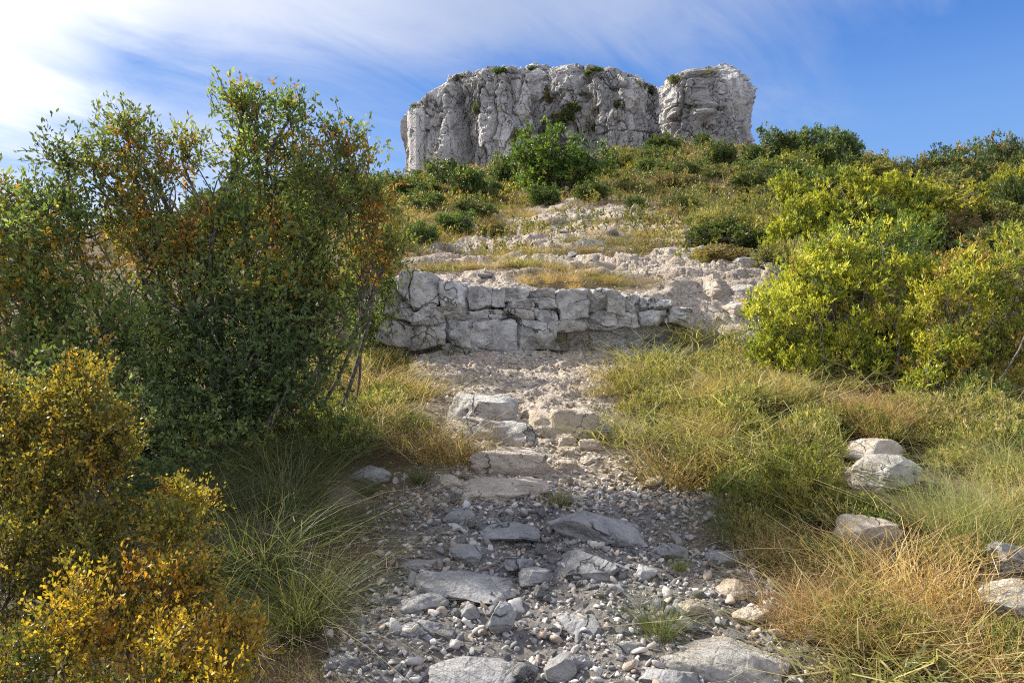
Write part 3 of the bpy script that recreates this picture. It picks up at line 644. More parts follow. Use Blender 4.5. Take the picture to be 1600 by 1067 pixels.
def lob(px, py, d, rpx, rpy, k=1., ry=None):
    """a crown lobe centred on photo point (px,py) at distance d, radii in photo px"""
    return ((px-800)/F*d, d, (533.5-py)/F*d, rpx/F*d, (ry if ry else rpx/F*d*.62), rpy/F*d, k)
OAK = dict(palette=[(.18, .235, .07), (.27, .32, .085), (.105, .15, .048), (.42, .29, .05), (.36, .19, .045)], pw=[.34, .25, .22, .12, .07], n=9, len=.040, wid=.018, spread=.5, tup=.8, twig=.15)
DARK = dict(palette=[(.15, .205, .08), (.22, .275, .09), (.085, .13, .05), (.28, .26, .07)], pw=[.4, .25, .3, .05], n=10, len=.036, wid=.018, spread=.7, tup=.3, twig=.12)
GOLD = dict(palette=[(.52, .37, .04), (.36, .31, .045), (.22, .22, .04), (.10, .115, .03), (.42, .24, .035)], pw=[.18, .26, .29, .21, .06], n=20, len=.0145, wid=.0085, spread=.55, tup=.9, twig=.10, up=.3)
YEL = dict(palette=[(.38, .37, .045), (.28, .31, .045), (.48, .44, .06), (.13, .17, .03), (.34, .24, .06)], pw=[.30, .26, .16, .20, .08], n=11, len=.045, wid=.014, spread=.5, tup=.9, up=.5, twig=.10)
LIME = dict(palette=[(.13, .23, .03), (.20, .28, .035), (.08, .14, .025)], pw=[.4, .3, .3], n=10, len=.04, wid=.02, spread=.6, tup=.6, twig=.1)
# ---- the trees and shrubs on the left
g = G(352, 700)
plant('oak_tree', 'tallest small oak left of the path, green leaves turning orange at the top', 'tree', g,
      [lob(400, 189, 4.9, 44, 34), lob(440, 229, 5.0, 46, 36), lob(366, 244, 4.8, 34, 40), lob(425, 286, 4.9, 60, 38), lob(380, 334, 4.8, 46, 40), lob(455, 354, 4.9, 56, 44), lob(380, 385, 4.8, 80, 50), lob(300, 430, 4.7, 80, 52), lob(450, 182, 5.0, 20, 16), lob(378, 170, 4.9, 20, 16), lob(470, 410, 4.8, 66, 50), lob(400, 460, 4.7, 90, 40)],
      dict(OAK, pw=[.34, .26, .17, .14, .09]), M_leaf_gloss, 1, stems=4, stem_r=.036, spread=.10, sub=32, twigs=10, back=.25)
g = G(285, 705)
plant('oak_tree', 'broad leaning oak whose crown spreads up and left beside the tallest oak', 'tree', g,
      [lob(190, 236, 4.8, 44, 34), lob(155, 278, 4.7, 50, 32), lob(240, 266, 4.8, 48, 36), lob(105, 256, 4.7, 26, 16), lob(285, 241, 4.9, 30, 24), lob(215, 336, 4.7, 80, 36), lob(120, 350, 4.5, 70, 40), lob(215, 400, 4.6, 100, 50), lob(200, 206, 4.9, 30, 16), lob(300, 370, 4.7, 50, 40)],
      OAK, M_leaf_gloss, 2, stems=4, stem_r=.032, spread=.10, sub=32, twigs=10, back=.25)
g = G(60, 640)
plant('oak_tree', 'dark bushy oak filling the left edge of the picture', 'tree', g,
      [lob(30, 325, 4.5, 60, 26), lob(90, 350, 4.4, 50, 30), lob(-40, 340, 4.5, 80, 60), lob(20, 400, 4.3, 90, 60), lob(100, 440, 4.3, 90, 55), lob(40, 500, 4.2, 110, 60), lob(150, 520, 4.2, 90, 60), lob(-60, 480, 4.3, 90, 70), lob(30, 590, 4.0, 110, 60), lob(140, 600, 4.0, 90, 50)],
      OAK, M_leaf_gloss, 3, stems=3, stem_r=.03, sub=32, twigs=10, back=.25)
g = G(450, 690)
plant('oak_tree', 'thin oak with orange tips at the right of the left thicket', 'tree', g,
      [lob(528, 228, 4.9, 26, 28), lob(555, 262, 4.9, 34, 30), lob(500, 278, 4.8, 42, 36), lob(545, 320, 4.9, 54, 42), lob(585, 335, 4.9, 32, 42), lob(500, 370, 4.8, 60, 46), lob(565, 405, 4.9, 44, 36), lob(490, 450, 4.8, 60, 46), lob(605, 385, 4.9, 20, 30)],
      dict(OAK, pw=[.31, .27, .16, .16, .10]), M_leaf_gloss, 4, stems=3, stem_r=.024, sub=32, twigs=10, back=.25)
g = G(600, 540)
plant('evergreen_shrub', 'green upright shrub touching the left end of the stone ledge', 'shrub', g,
      [lob(600, 390, 7.6, 34, 40), lob(570, 430, 7.4, 45, 50), lob(600, 470, 7.7, 22, 40), lob(560, 500, 7.3, 40, 45)], dict(LIME, palette=[(.13, .19, .035), (.20, .26, .04), (.08, .12, .025)]), M_leaf, 5, stems=3, stem_r=.02, sub=32, twigs=10, back=.25)
g = G(300, 760)
plant('evergreen_shrub', 'dark dense shrub growing under the tallest oak', 'shrub', g,
      [lob(300, 500, 4.5, 110, 60), lob(400, 520, 4.6, 100, 60), lob(230, 580, 4.3, 100, 60), lob(330, 600, 4.4, 110, 60), lob(430, 590, 4.5, 80, 60), lob(250, 670, 4.1, 70, 50), lob(200, 720, 4.0, 60, 60), lob(480, 480, 4.8, 80, 55), lob(500, 540, 4.8, 56, 50), lob(370, 660, 4.4, 76, 50), lob(440, 620, 4.6, 50, 50), lob(330, 690, 4.1, 70, 50), lob(290, 760, 3.8, 60, 45), lob(380, 700, 4.3, 50, 36), lob(250, 810, 3.6, 50, 40)],
      DARK, M_leaf_gloss, 6, stems=6, stem_r=.03, spread=.25, sub=32, twigs=10, back=.25)
g = G(60, 800)
plant('evergreen_shrub', 'dark small-leaved shrub between the golden box and the left edge oak', 'shrub', g,
      [lob(60, 620, 3.4, 100, 60), lob(180, 660, 3.5, 70, 60), lob(-20, 700, 3.2, 90, 70), lob(110, 740, 3.2, 90, 60), lob(230, 790, 3.4, 60, 60)],
      dict(DARK, len=.03, wid=.015), M_leaf_gloss, 7, stems=5, stem_r=.02, spread=.2, sub=40, twigs=8)
# golden box, three separate bushes
g = np.array([-1.45, 2.25, float(H(-1.45, 2.25))])
def upl(px, py, d, rx, rz, k=1.): return lob(px, py, d, rx, rz, k)
plant('box_shrub', 'golden box shrub with tall upright shoots at the lower left edge', 'shrub', g,
      [upl(138, 660, 2.25, 26, 70), upl(115, 760, 2.2, 40, 70), upl(60, 780, 2.15, 45, 70), upl(150, 720, 2.3, 34, 50), upl(18, 720, 2.2, 28, 60), upl(90, 860, 2.05, 80, 60), upl(30, 880, 2.0, 60, 70), upl(170, 840, 2.2, 50, 60), upl(185, 700, 2.3, 18, 40), upl(20, 800, 2.1, 60, 60), upl(55, 700, 2.3, 40, 50), upl(0, 960, 1.95, 70, 70), upl(140, 920, 2.0, 70, 60), upl(130, 610, 2.35, 16, 34), upl(85, 650, 2.3, 18, 40), upl(-10, 650, 2.3, 36, 40)],
      GOLD, M_leaf, 8, stems=5, stem_r=.012, spread=.12, sub=84, twigs=7, seglen=.05)
g = np.array([-1.0, 1.95, float(H(-1.0, 1.95))])
plant('box_shrub', 'low spreading golden box shrub in the bottom left corner', 'shrub', g,
      [upl(240, 920, 1.95, 80, 60), upl(300, 950, 2.05, 55, 50), upl(200, 990, 1.85, 90, 60), upl(110, 980, 1.8, 80, 60), upl(280, 1040, 1.8, 80, 50), upl(370, 1030, 1.95, 40, 50), upl(200, 1090, 1.7, 120, 60), upl(350, 1100, 1.75, 60, 50), upl(50, 1060, 1.7, 80, 70), upl(265, 830, 2.15, 40, 40), upl(285, 800, 2.3, 18, 22)],
      dict(GOLD, pw=[.34, .27, .17, .08, .14]), M_leaf, 9, stems=6, stem_r=.01, spread=.15, sub=84, twigs=7, seglen=.05)
# ---- right-hand shrubs
g = G(1300, 612)
plant('yellow_shrub', 'large rounded yellow-green shrub right of the path, the nearest of the yellow shrubs', 'shrub', g,
      [lob(1230, 520, 6.3, 66, 60), lob(1290, 470, 6.5, 80, 62), lob(1250, 440, 6.6, 52, 45), lob(1350, 450, 6.6, 80, 60), lob(1340, 540, 6.3, 90, 62), lob(1400, 520, 6.4, 70, 60), lob(1300, 400, 6.7, 60, 40), lob(1380, 385, 6.8, 66, 40), lob(1200, 545, 6.3, 36, 30), lob(1250, 575, 6.2, 60, 36), lob(1340, 590, 6.1, 70, 34), lob(1420, 590, 6.1, 50, 40), lob(1190, 480, 6.5, 24, 30), lob(1440, 440, 6.6, 40, 50)],
      YEL, M_leaf, 20, stems=6, stem_r=.022, spread=.3, sub=44, twigs=9, seglen=.10)
g = G(1540, 650)
plant('yellow_shrub', 'yellow-green shrub at the right edge with twisted bare stems showing', 'shrub', g,
      [lob(1480, 480, 5.9, 66, 60), lob(1560, 440, 6.0, 80, 50), lob(1540, 530, 5.8, 90, 60), lob(1470, 560, 5.7, 60, 50), lob(1620, 500, 5.9, 70, 80), lob(1590, 590, 5.7, 66, 40, .7), lob(1450, 610, 5.6, 44, 36), lob(1530, 610, 5.6, 60, 34, .6), lob(1500, 420, 6.2, 50, 36), lob(1600, 400, 6.2, 60, 40)],
      dict(YEL, pw=[.30, .27, .14, .15, .14]), M_leaf, 21, stems=5, stem_r=.015, spread=.25, sub=34, twigs=9, seglen=.10)
g = G(1300, 420)
plant('yellow_shrub', 'bright yellow shrub behind the nearest yellow shrub, lower on the hillside than the oaks', 'shrub', g,
      [lob(1260, 350, 11.5, 46, 42), lob(1320, 320, 12, 60, 42), lob(1390, 310, 12, 56, 36), lob(1240, 300, 12.5, 34, 26), lob(1300, 290, 12.5, 44, 24), lob(1350, 360, 11.5, 70, 36), lob(1420, 345, 11.5, 36, 34), lob(1230, 380, 11.2, 40, 34), lob(1290, 390, 11.2, 50, 36), lob(1370, 400, 11, 60, 30), lob(1440, 310, 12, 26, 26)],
      dict(YEL, len=.07, wid=.028, palette=[(.34, .32, .035), (.27, .28, .04), (.18, .2, .03), (.09, .12, .02)], pw=[.36, .3, .2, .14]), M_leaf, 22, stems=5, stem_r=.03, spread=.5, sub=17, twigs=12, seglen=.2)
g = G(1430, 480)
plant('evergreen_shrub', 'mid-green shrub wedged behind and between the two nearest yellow shrubs', 'shrub', g,
      [lob(1420, 400, 8.6, 40, 40), lob(1440, 370, 8.8, 34, 30), lob(1400, 430, 8.6, 36, 40)], dict(LIME, palette=[(.09, .15, .03), (.13, .19, .03), (.05, .09, .02)]), M_leaf, 23, stems=3, stem_r=.02, sub=22, twigs=9)
g = G(1255, 860)
plant('rosemary_shrub', 'small upright olive-green shrublet in the straw grass right of the path', 'shrub', g,
      [lob(1240, 740, 3.7, 50, 55), lob(1280, 770, 3.6, 44, 50), lob(1230, 800, 3.5, 30, 40), lob(1215, 760, 3.65, 26, 36)], dict(YEL, palette=[(.20, .21, .035), (.14, .16, .03), (.26, .25, .05), (.09, .10, .03)], pw=[.35, .3, .2, .15], len=.022, wid=.006, n=16, twig=.09), M_leaf, 24, stems=7, stem_r=.006, spread=.10, sub=90, twigs=8, seglen=.05)
# ---- generic bush prototypes for farther plants
def bush_proto(pal, pw, seed, squash=.85, n_cl=150, leaf=.075, up=.35, tree=False):
    rng = np.random.default_rng(seed); c0 = []
    for k in range(9):
        a = rng.uniform(0, 6.283); rr = rng.uniform(.2, .55); c0.append((rr*math.cos(a), rr*math.sin(a), rng.uniform(.35, .95)*squash, rng.uniform(.28, .5)))
    B, D, TC = [], [], []; paths = []
    for cx, cy, cz, r0 in c0:
        c = np.array([cx, cy, cz]); paths.append((bez(np.array([rng.normal(0, .06), rng.normal(0, .06), -.1]), c, 7, .08, rng), np.linspace(.035, .012, 7)))
        for j in range(n_cl//9):
            q = c+nrm(rng.normal(size=3))*r0*rng.uniform(.5, 1.08)*np.array([1, 1, .8]); q[2] = max(q[2], .03)
            tone = rng.choice(len(pal), p=pw); paths.append((bez(c, q, 4, .08, rng), np.linspace(.010, .004, 4)))
            for t in range(7):
                B.append(q+rng.normal(0, .055, 3)); D.append(nrm(q-c)+rng.normal(0, .5, 3)+np.array([0, 0, up])); TC.append(tone)
    lv, lf, lc = leaves(np.array(B), np.array(D), 7, leaf, leaf*.5, .10, .6, rng, up, pal, pw, np.array(TC))
    wv, wf = tubes(paths, 4)
    return mk_mesh('foliage', lv, lf, M_leaf, False, lc), mk_mesh('stem', wv, wf, M_bark, True)
PR = {}
def getp(kind, k):
    if (kind, k) not in PR:
        K = {'dark': ([(.075, .115, .034), (.12, .16, .045), (.042, .07, .022), (.17, .19, .05)], [.35, .3, .2, .15], .85, 220, .07, .3),
             'green': ([(.085, .13, .03), (.13, .175, .04), (.05, .08, .022)], [.4, .3, .3], .8, 200, .075, .4),
             'tree': ([(.085, .15, .028), (.13, .20, .035), (.05, .09, .02), (.17, .22, .04)], [.35, .3, .2, .15], 1.0, 260, .065, .4),
             'yellow': ([(.30, .29, .035), (.22, .23, .035), (.14, .16, .03), (.35, .30, .05)], [.35, .3, .2, .15], .8, 200, .075, .7),
             'olive': ([(.19, .19, .05), (.26, .24, .07), (.11, .125, .035), (.30, .24, .09)], [.35, .25, .25, .15], .6, 170, .07, .5),
             'brown': ([(.26, .19, .08), (.32, .25, .11), (.16, .13, .055), (.17, .17, .05)], [.35, .25, .25, .15], .6, 150, .065, .6),
             'oak': ([(.095, .125, .045), (.14, .17, .055), (.055, .08, .03), (.27, .20, .07)], [.35, .27, .2, .18], 1.0, 220, .06, .4)}[kind]
        PR[(kind, k)] = bush_proto(*K[:2], seed=hash(kind) % 1 + 300+k*11+len(kind)*3, squash=K[2], n_cl=K[3], leaf=K[4], up=K[5])
    return PR[(kind, k)]
_bc = [0]
def bush(px, py, wpx, hpx, kind, label, d=None, name=None, cat='shrub', group=None, pos=None):
    _bc[0] += 1; k = _bc[0] % 4
    if pos is None:
        g = G(px, py)
        if d: g = np.array([(px-800)/F*d, d, float(H((px-800)/F*d, d))])
    else: g = np.array(pos, float)
    f, s = getp(kind, k); dd = g[1]; w = wpx/F*dd; h = hpx/F*dd
    e = empty(name or 'shrub', (g[0], g[1], g[2]-.03*h), (_bc[0]*2.4) % 6.28, (w/2/.92, w/2/.92, h/{'oak': 1.4, 'tree': 1.5}.get(kind, 1.22))); tag(e, label, cat, group)
    tree = (name or '').endswith('tree'); link('trunk' if tree else 'stem', s, e); link('crown' if tree else 'foliage', f, e); return e
for _k in (): pass
BU = [
 (885,312,165,124,'tree','big round leafy green tree in front of the middle of the crag','leafy_tree'),
 (792,300,84,72,'dark','dark green bush just left of the big leafy tree below the crag',None),
 (735,318,90,62,'dark','dark bush on the slope under the left part of the crag',None),
 (690,312,70,52,'olive','olive bush under the left foot of the crag',None),
 (660,335,70,40,'dark','dark low bush left of the stony clearing',None),
 (712,372,76,48,'green','mid-green bush at the left edge of the stony clearing above the ledge',None),
 (655,385,60,44,'green','green bush just right of the left thicket',None),
 (765,372,56,36,'brown','brownish bush beside the mid-green bush on the clearing edge',None),
 (745,345,70,36,'dark','dark shrub behind the mid-green bush of the clearing',None),
 (850,325,66,40,'green','small bright green shrub at the foot of the big leafy tree',None),
 (925,318,60,40,'green','lime shrub at the right foot of the big leafy tree',None),
 (1000,328,40,24,'green','little green shrub on the grassy slope below the ridge',None),
 (1062,328,62,26,'dark','low dark green mat shrub in the middle of the slope',None),
 (1075,290,56,46,'dark','lone dark rounded bush in the middle of the grassy slope',None),
 (1035,240,64,34,'green','dull green bush on the skyline below the gap in the crag',None),
 (1092,238,34,32,'green','small roundish bush at the foot of the right tower of the crag',None),
 (1140,226,80,32,'olive','olive bush on the ridge below the right tower of the crag',None),
 (1125,262,60,46,'green','bright green bush between the tower and the ridge thicket',None),
 (1195,275,110,82,'dark','left bush of the dark evergreen thicket on the ridge',None),
 (1250,268,100,76,'dark','middle bush of the dark evergreen thicket on the ridge',None),
 (1310,262,86,72,'dark','right bush of the dark evergreen thicket on the ridge',None),
 (1362,285,86,66,'olive','yellowish olive bush right of the dark ridge thicket',None),
 (1440,300,90,84,'oak','loose dark oak on the right skyline, left of the taller one','oak_tree'),
 (1500,310,120,100,'oak','wide dark oak on the right skyline','oak_tree'),
 (1560,300,90,98,'oak','tallest dark oak on the right skyline','oak_tree'),
 (1620,310,100,90,'oak','dark oak cut by the right edge of the picture','oak_tree'),
 (1545,345,60,64,'green','bright lime bush standing before the right skyline oaks',None),
 (1590,360,60,90,'green','tall lime bush at the right edge below the skyline oaks',None),
 (1480,390,110,76,'brown','brown twiggy bush between the yellow shrubs and the right oaks',None),
 (1560,420,110,80,'oak','dark bush behind the stems of the right edge yellow shrub',None),
 (1160,392,130,62,'dark','wide dark green shrub right of the upper path',None),
 (1085,392,70,44,'green','small green shrub at the left end of the wide dark green one',None),
 (1130,410,110,34,'brown','low brown shrub in front of the wide dark green shrub',None),
 (1205,420,80,50,'olive','olive shrub between the wide dark shrub and the yellow shrub',None),
 (1240,330,70,50,'olive','olive bush left of the bright yellow shrub',None),
 (1180,330,80,34,'olive','low olive bush on the grassy slope right of the lone dark bush',None),
 (1225,265,50,30,'yellow','small yellow bush in front of the ridge thicket',None),
 (1320,300,90,44,'yellow','golden bush behind the bright yellow shrub',None),
 (640,250,60,22,'dark','dark skyline bush left of the crag foot',None),
 (600,268,70,34,'oak','dark oak scrub on the skyline left of the crag',None),
 (560,300,80,50,'dark','dark bush on the left ridge seen through the thin oak',None),
 (500,340,120,60,'olive','olive bush on the left slope behind the oaks',None),
 (620,320,80,50,'olive','olive bush on the slope behind the ledge shrub',None),
 (1010,270,70,20,'yellow','yellow low shrub on the slope below the skyline',None),
 (985,300,70,20,'olive','olive low shrub right of the big leafy tree',None),
]
for px, py, w, h, kind, lab, nm in BU:
    bush(px, py, w, h, kind, lab, name=nm, cat='tree' if nm else 'shrub')
# plants rooted on the crag (set on its top and in its gullies)
_dg = None
def crag_pt(px, py):
    global _dg
    bpy.context.view_layer.update()
    o = bpy.data.objects['rock_crag']; hit, loc, n, i = o.ray_cast(Vector((0, 0, 0)), Vector(((px-800)/F, 1, (533.5-py)/F)).normalized(), distance=300)
    return loc if hit else None
for px, py, w, h, kind, lab in [(782,114,34,14,'green','small green bush on the top edge of the crag, left of centre'), (1060,128,34,24,'oak','dark bush on the left shoulder of the right tower'),
    (1103,114,36,14,'olive','brown-green bush on top of the right tower'), (885,196,64,40,'dark','dark bush growing in the hollow at the middle of the crag face'),
    (850,208,44,26,'dark','dark bush just left of the hollow bush on the crag face'), (855,160,34,40,'olive','olive scrub in the oblique gully high on the crag'),
    (650,166,26,10,'dark','tiny bush on top of the left buttress of the crag'), (1020,150,26,20,'dark','dark scrub in the cleft between the crag and its right tower'),
    (830,108,26,8,'dark','flat dark scrub on the highest rim of the crag'), (930,110,40,8,'green','flat green scrub on the rim right of the highest point'), (1085,165,24,20,'olive','olive scrub on the face of the right tower'), (720,122,24,10,'olive','olive scrub on the sloping left rim of the crag'), (1000,135,30,12,'dark','dark scrub on the rim near the cleft'), (1098,200,24,30,'olive','olive scrub low on the face of the right tower'), (905,150,26,16,'dark','small dark bush right of the oblique gully'), (970,170,22,20,'dark','dark scrub in a crack of the crag, right of centre'), (745,175,20,22,'dark','dark scrub in a crack of the crag, left of centre'), (815,215,40,24,'olive','olive scrub at the middle foot of the crag'), (1060,180,18,26,'dark','dark scrub on the left edge of the right tower'), (925,205,34,22,'dark','dark bush right of the hollow on the crag face')]:
    p = None
    for dy in range(0, 40, 3):
        p = crag_pt(px, py+dy)
        if p: break
    if p: bush(px, py, w, h, kind, lab, pos=(p[0], p[1]+.5, p[2]-.25))
# filler bushes on the hillside
def free_hill(x, y):
    return path_mask(np.array([x]), np.array([y]))[0] < .2
r = np.random.default_rng(31)
def filler(n, y0, y1, u0, u1, kinds, label, group, smin, smax):
    k = 0; it = 0
    while k < n and it < n*40:
        it += 1; y = y0*(y1/y0)**r.random(); u = r.uniform(u0, u1); x = u*y
        if not free_hill(x, y): continue
        if -2.5 < x < 3.5 and y < 13: continue
        if abs(u-.08) < .085 and 12 < y < 32: continue
        if -.16 < u < .30 and y < 23: continue
        s = r.uniform(smin, smax)*y**.5/3; kd = kinds[r.integers(len(kinds))]
        f, st = getp(kd, int(r.integers(4))); e = empty('shrub', (x, y, float(H(x, y))-.05*s), r.uniform(0, 6.28), (s, s, s*r.uniform(.6, .95))); tag(e, label, 'shrub', group)
        link('stem', st, e); link('foliage', f, e); k += 1
filler(95, 15, 52, -.10, .42, ['olive', 'brown', 'olive', 'brown', 'dark'], 'low rounded olive-brown shrub on the grassy hillside below the crag', 'low shrubs on the grassy hillside', .30, .62)
filler(55, 14, 50, -.45, -.10, ['dark', 'green', 'olive', 'dark'], 'bushy green shrub on the wooded slope behind the left oaks', 'shrubs on the wooded left slope', .6, 1.1)
filler(95, 12, 48, .36, 1.1, ['dark', 'yellow', 'olive', 'oak', 'dark'], 'bushy shrub on the slope behind the right yellow shrubs', 'shrubs on the right slope', .5, 1.0)
# ------------------------------------------------------------------ grass
GH = 1.
KEEP = [(o.location[0], o.location[1], max(o.dimensions[0], .1)) for o in COL.objects if o.name.startswith(('boulder', 'rock_step')) and o.location[1] < 8]
def near_rock(x, y): return any(abs(x-a) < .62*w+.05 and -.75-.2*w < y-b < .5*w for a, b, w in KEEP)
def blades(n, rad, h, w, lean, droop, rng, pal, pw, seg=4, centre=None, hvar=.28, curl=0., tone=None):
    if centre is None:
        a = rng.random(n)*6.283; rr = rad*np.sqrt(rng.random(n)); x, y = rr*np.cos(a), rr*np.sin(a); out = np.stack([np.cos(a), np.sin(a)], -1)*(rr/rad*.7+.3)[:, None]+rng.normal(0, .35, (n, 2)); z = np.zeros(n)-.01
    else:
        x, y, z = centre; a = rng.random(n)*6.283; out = np.stack([np.cos(a), np.sin(a)], -1)
    h = h*GH
    hh = h*(1+rng.normal(0, hvar, n)).clip(.25, 1.3); ln = lean*np.abs(rng.normal(.55, .4, n)).clip(0, 1.2); dr = droop*rng.uniform(.3, 1.5, n)
    sd = rng.random(n)*6.283; wd = w*rng.uniform(.6, 1.3, n)
    t = np.linspace(0, 1, seg); V = np.zeros((n, seg, 2, 3)); bend = rng.normal(0, .28, (n, 2))
    walk = np.zeros((n, 3))
    for i, q in enumerate(t):
        if i and curl: walk = walk+rng.normal(0, curl/seg, (n, 3))*hh[:, None]
        hx = (ln*q+dr*q*q)*hh; cx = x+out[:, 0]*hx+bend[:, 0]*hh*q*q; cy = y+out[:, 1]*hx+bend[:, 1]*hh*q*q; cz = z+hh*(q-dr*.45*q**2.6)+walk[:, 2]*.6; cx = cx+walk[:, 0]; cy = cy+walk[:, 1]
        ww = wd*(1-.82*q)
        V[:, i, 0] = np.stack([cx+np.cos(sd)*ww, cy+np.sin(sd)*ww, cz], -1); V[:, i, 1] = np.stack([cx-np.cos(sd)*ww, cy-np.sin(sd)*ww, cz], -1)
    b = (np.arange(n)*seg*2)[:, None]+np.arange(seg-1)[None]*2; Fc = np.stack([b, b+1, b+3, b+2], -1).reshape(-1, 4)
    pal = np.array(pal)
    C = pal[rng.choice(len(pal), n, p=pw)] if tone is None else tone
    C = C*rng.uniform(.7, 1.3, n)[:, None]; C = np.repeat(C, seg*2, 0)
    return V.reshape(-1, 3), Fc, C
GP = {'green': ([(.10, .13, .045), (.15, .165, .065), (.07, .09, .035), (.24, .21, .11)], [.4, .27, .2, .13], 420, .08, .40, .0016, .60, .9, .1),
      'straw': ([(.54, .38, .18), (.43, .27, .11), (.66, .52, .30), (.20, .14, .07)], [.35, .3, .2, .15], 420, .10, .24, .0014, .35, .5, .8),
      'gold': ([(.38, .28, .13), (.28, .19, .085), (.18, .16, .065), (.52, .43, .26)], [.35, .25, .22, .18], 480, .11, .17, .0017, .6, .8, .9),
      'olive': ([(.26, .25, .085), (.36, .33, .14), (.12, .135, .045), (.44, .37, .20)], [.35, .25, .25, .15], 340, .11, .13, .0025, .7, .7, 1.2),
      'dry': ([(.34, .27, .18), (.25, .19, .13), (.45, .37, .26), (.16, .13, .09)], [.3, .3, .2, .2], 260, .14, .16, .0012, 1.2, .9, 1.1),
      'pale': ([(.30, .31, .14), (.40, .37, .18), (.20, .23, .09)], [.4, .3, .3], 480, .17, .36, .0015, .4, .6, .4)}
TP = {}
def tuft_mesh(kind, k):
    if (kind, k) not in TP:
        p = GP[kind]; v, f, c = blades(p[2], p[3], p[4], p[5], p[6], p[7], np.random.default_rng(700+k*13+len(kind)*5), p[0], p[1], 6, curl=p[8]); TP[(kind, k)] = mk_mesh('grass_tuft', v, f, M_grass, False, c)
    return TP[(kind, k)]
_tc = [0]
def tuft(x, y, s, kind, label, group=None, wide=1.):
    _tc[0] += 1; o = link('grass_tuft', tuft_mesh(kind, _tc[0] % 4), None, (x, y, float(H(x, y))), (_tc[0]*1.7) % 6.28, (s*wide, s*wide, s)); return tag(o, label, 'grass tuft', group)
def tuft_px(px, py, hpx, kind, label, wide=1.):
    g = G(px, py); s = hpx/F*g[1]/GP[kind][4]*.68; return tuft(g[0], g[1], s, kind, label, None, min(wide, 1.35))
TU = [
 (470,985,235,'green','tall fountain-shaped green grass tuft at the left edge of the gravel',1.2),
 (405,905,250,'green','big dark green grass tuft behind the fountain-shaped one in the shade',1.2),
 (455,805,190,'green','dark grass tuft in deep shade at the foot of the oaks',1.2),
 (350,860,120,'dry','curled dead grass tuft above the golden box shrub',1.3),
 (360,1000,110,'dry','brown dead grass tuft between the golden box and the green fountain tuft',1.3),
 (565,880,90,'dry','grey withered tuft in shade beside the gravel',1.2),
 (610,800,80,'dry','dark withered tuft in shade near the bluish slab',1.3),
 (575,775,60,'green','short dark green tuft beside the bluish slab',1.2),
 (655,755,60,'green','dark tuft below the golden grass left of the steps',1.2),
 (700,718,90,'gold','golden-brown grass tuft spilling over the middle rock step',1.2),
 (650,700,70,'gold','brown grass clump left of the rock steps',1.3),
 (590,665,80,'gold','golden grass clump left of the path below the ledge',1.4),
 (545,690,80,'olive','olive grass clump at the edge of the oaks shade',1.3),
 (640,625,70,'gold','brown grass clump on the left bank under the ledge',1.4),
 (575,610,80,'gold','tawny grass clump against the left thicket',1.4),
 (700,560,40,'green','green tuft growing at the left foot of the ledge',1.2),
 (845,545,34,'olive','green tuft at the middle foot of the ledge',1.3),
 (900,550,36,'dry','brown dead grass at the middle foot of the ledge',1.5),
 (1030,1000,135,'green','dark green tuft growing in the gravel right of centre',1.0),
 (1062,892,40,'green','small green tuft below the lichen-spotted boulder',1.2),
 (872,786,24,'olive','tiny tuft alone in the middle of the path',1.2),
 (885,690,24,'green','tiny tuft in the crack of the right rock step',1.0),
 (1065,750,110,'gold','round golden grass clump right of the rock steps',1.4),
 (1150,850,130,'green','dark green tuft under the pinkish rounded boulder',1.5),
 (1080,840,60,'dry','reddish dead tuft left of the dark green tuft',1.3),
 (985,690,75,'olive','green grass clump overhanging the right rock step',1.2),
 (930,620,40,'gold','orange grass tuft at the right edge of the middle path',1.3),
 (975,600,60,'gold','yellow grass clump right of the ledge foot',1.4),
 (1020,575,60,'olive','pale olive grass clump below the right end of the ledge',1.5),
 (1105,535,50,'olive','grass clump on the right end of the ledge',1.5),
 (1130,640,80,'olive','wide olive clump in the middle of the right slope',1.7),
 (1200,630,70,'olive','olive clump left of the nearest yellow shrub',1.6),
 (1170,740,100,'olive','olive grass clump behind the golden round clump',1.6),
 (1120,700,80,'olive','olive grass mound above the golden round clump',1.5),
 (1330,660,80,'straw','pale straw tuft under the nearest yellow shrub',1.6),
 (1390,670,70,'straw','straw tuft right of the one under the nearest yellow shrub',1.6),
 (1500,660,100,'dry','tangle of dry grey stalks under the right edge yellow shrub',1.6),
 (1560,850,190,'pale','tall pale green grass clump at the right edge',1.1),
 (1480,830,150,'pale','pale green grass clump left of the tall one at the right edge',1.1),
 (1590,760,130,'pale','pale green grass behind the tall right edge clump',1.2),
 (1440,950,200,'straw','tall straw tuft left of the pale rock at the right edge',1.1),
 (1350,1010,150,'straw','straw tuft in the lower right corner, nearest the path slab',1.3),
 (1250,985,110,'straw','short straw tuft bordering the gravel on the right',1.3),
 (1520,1050,170,'straw','straw tuft in the bottom right corner',1.3),
 (1420,1080,150,'olive','olive tuft at the bottom edge among the straw',1.4),
 (1290,1075,120,'dry','dead spiky tuft at the bottom edge right of the pale slab',1.3),
 (815,418,30,'olive','pale tuft in the stony clearing above the ledge',1.6),
 (790,408,26,'gold','tawny tuft in the stony clearing above the ledge',1.6),
]
for px, py, h, k, lab, wd in TU: tuft_px(px, py, h, k, lab, wd)
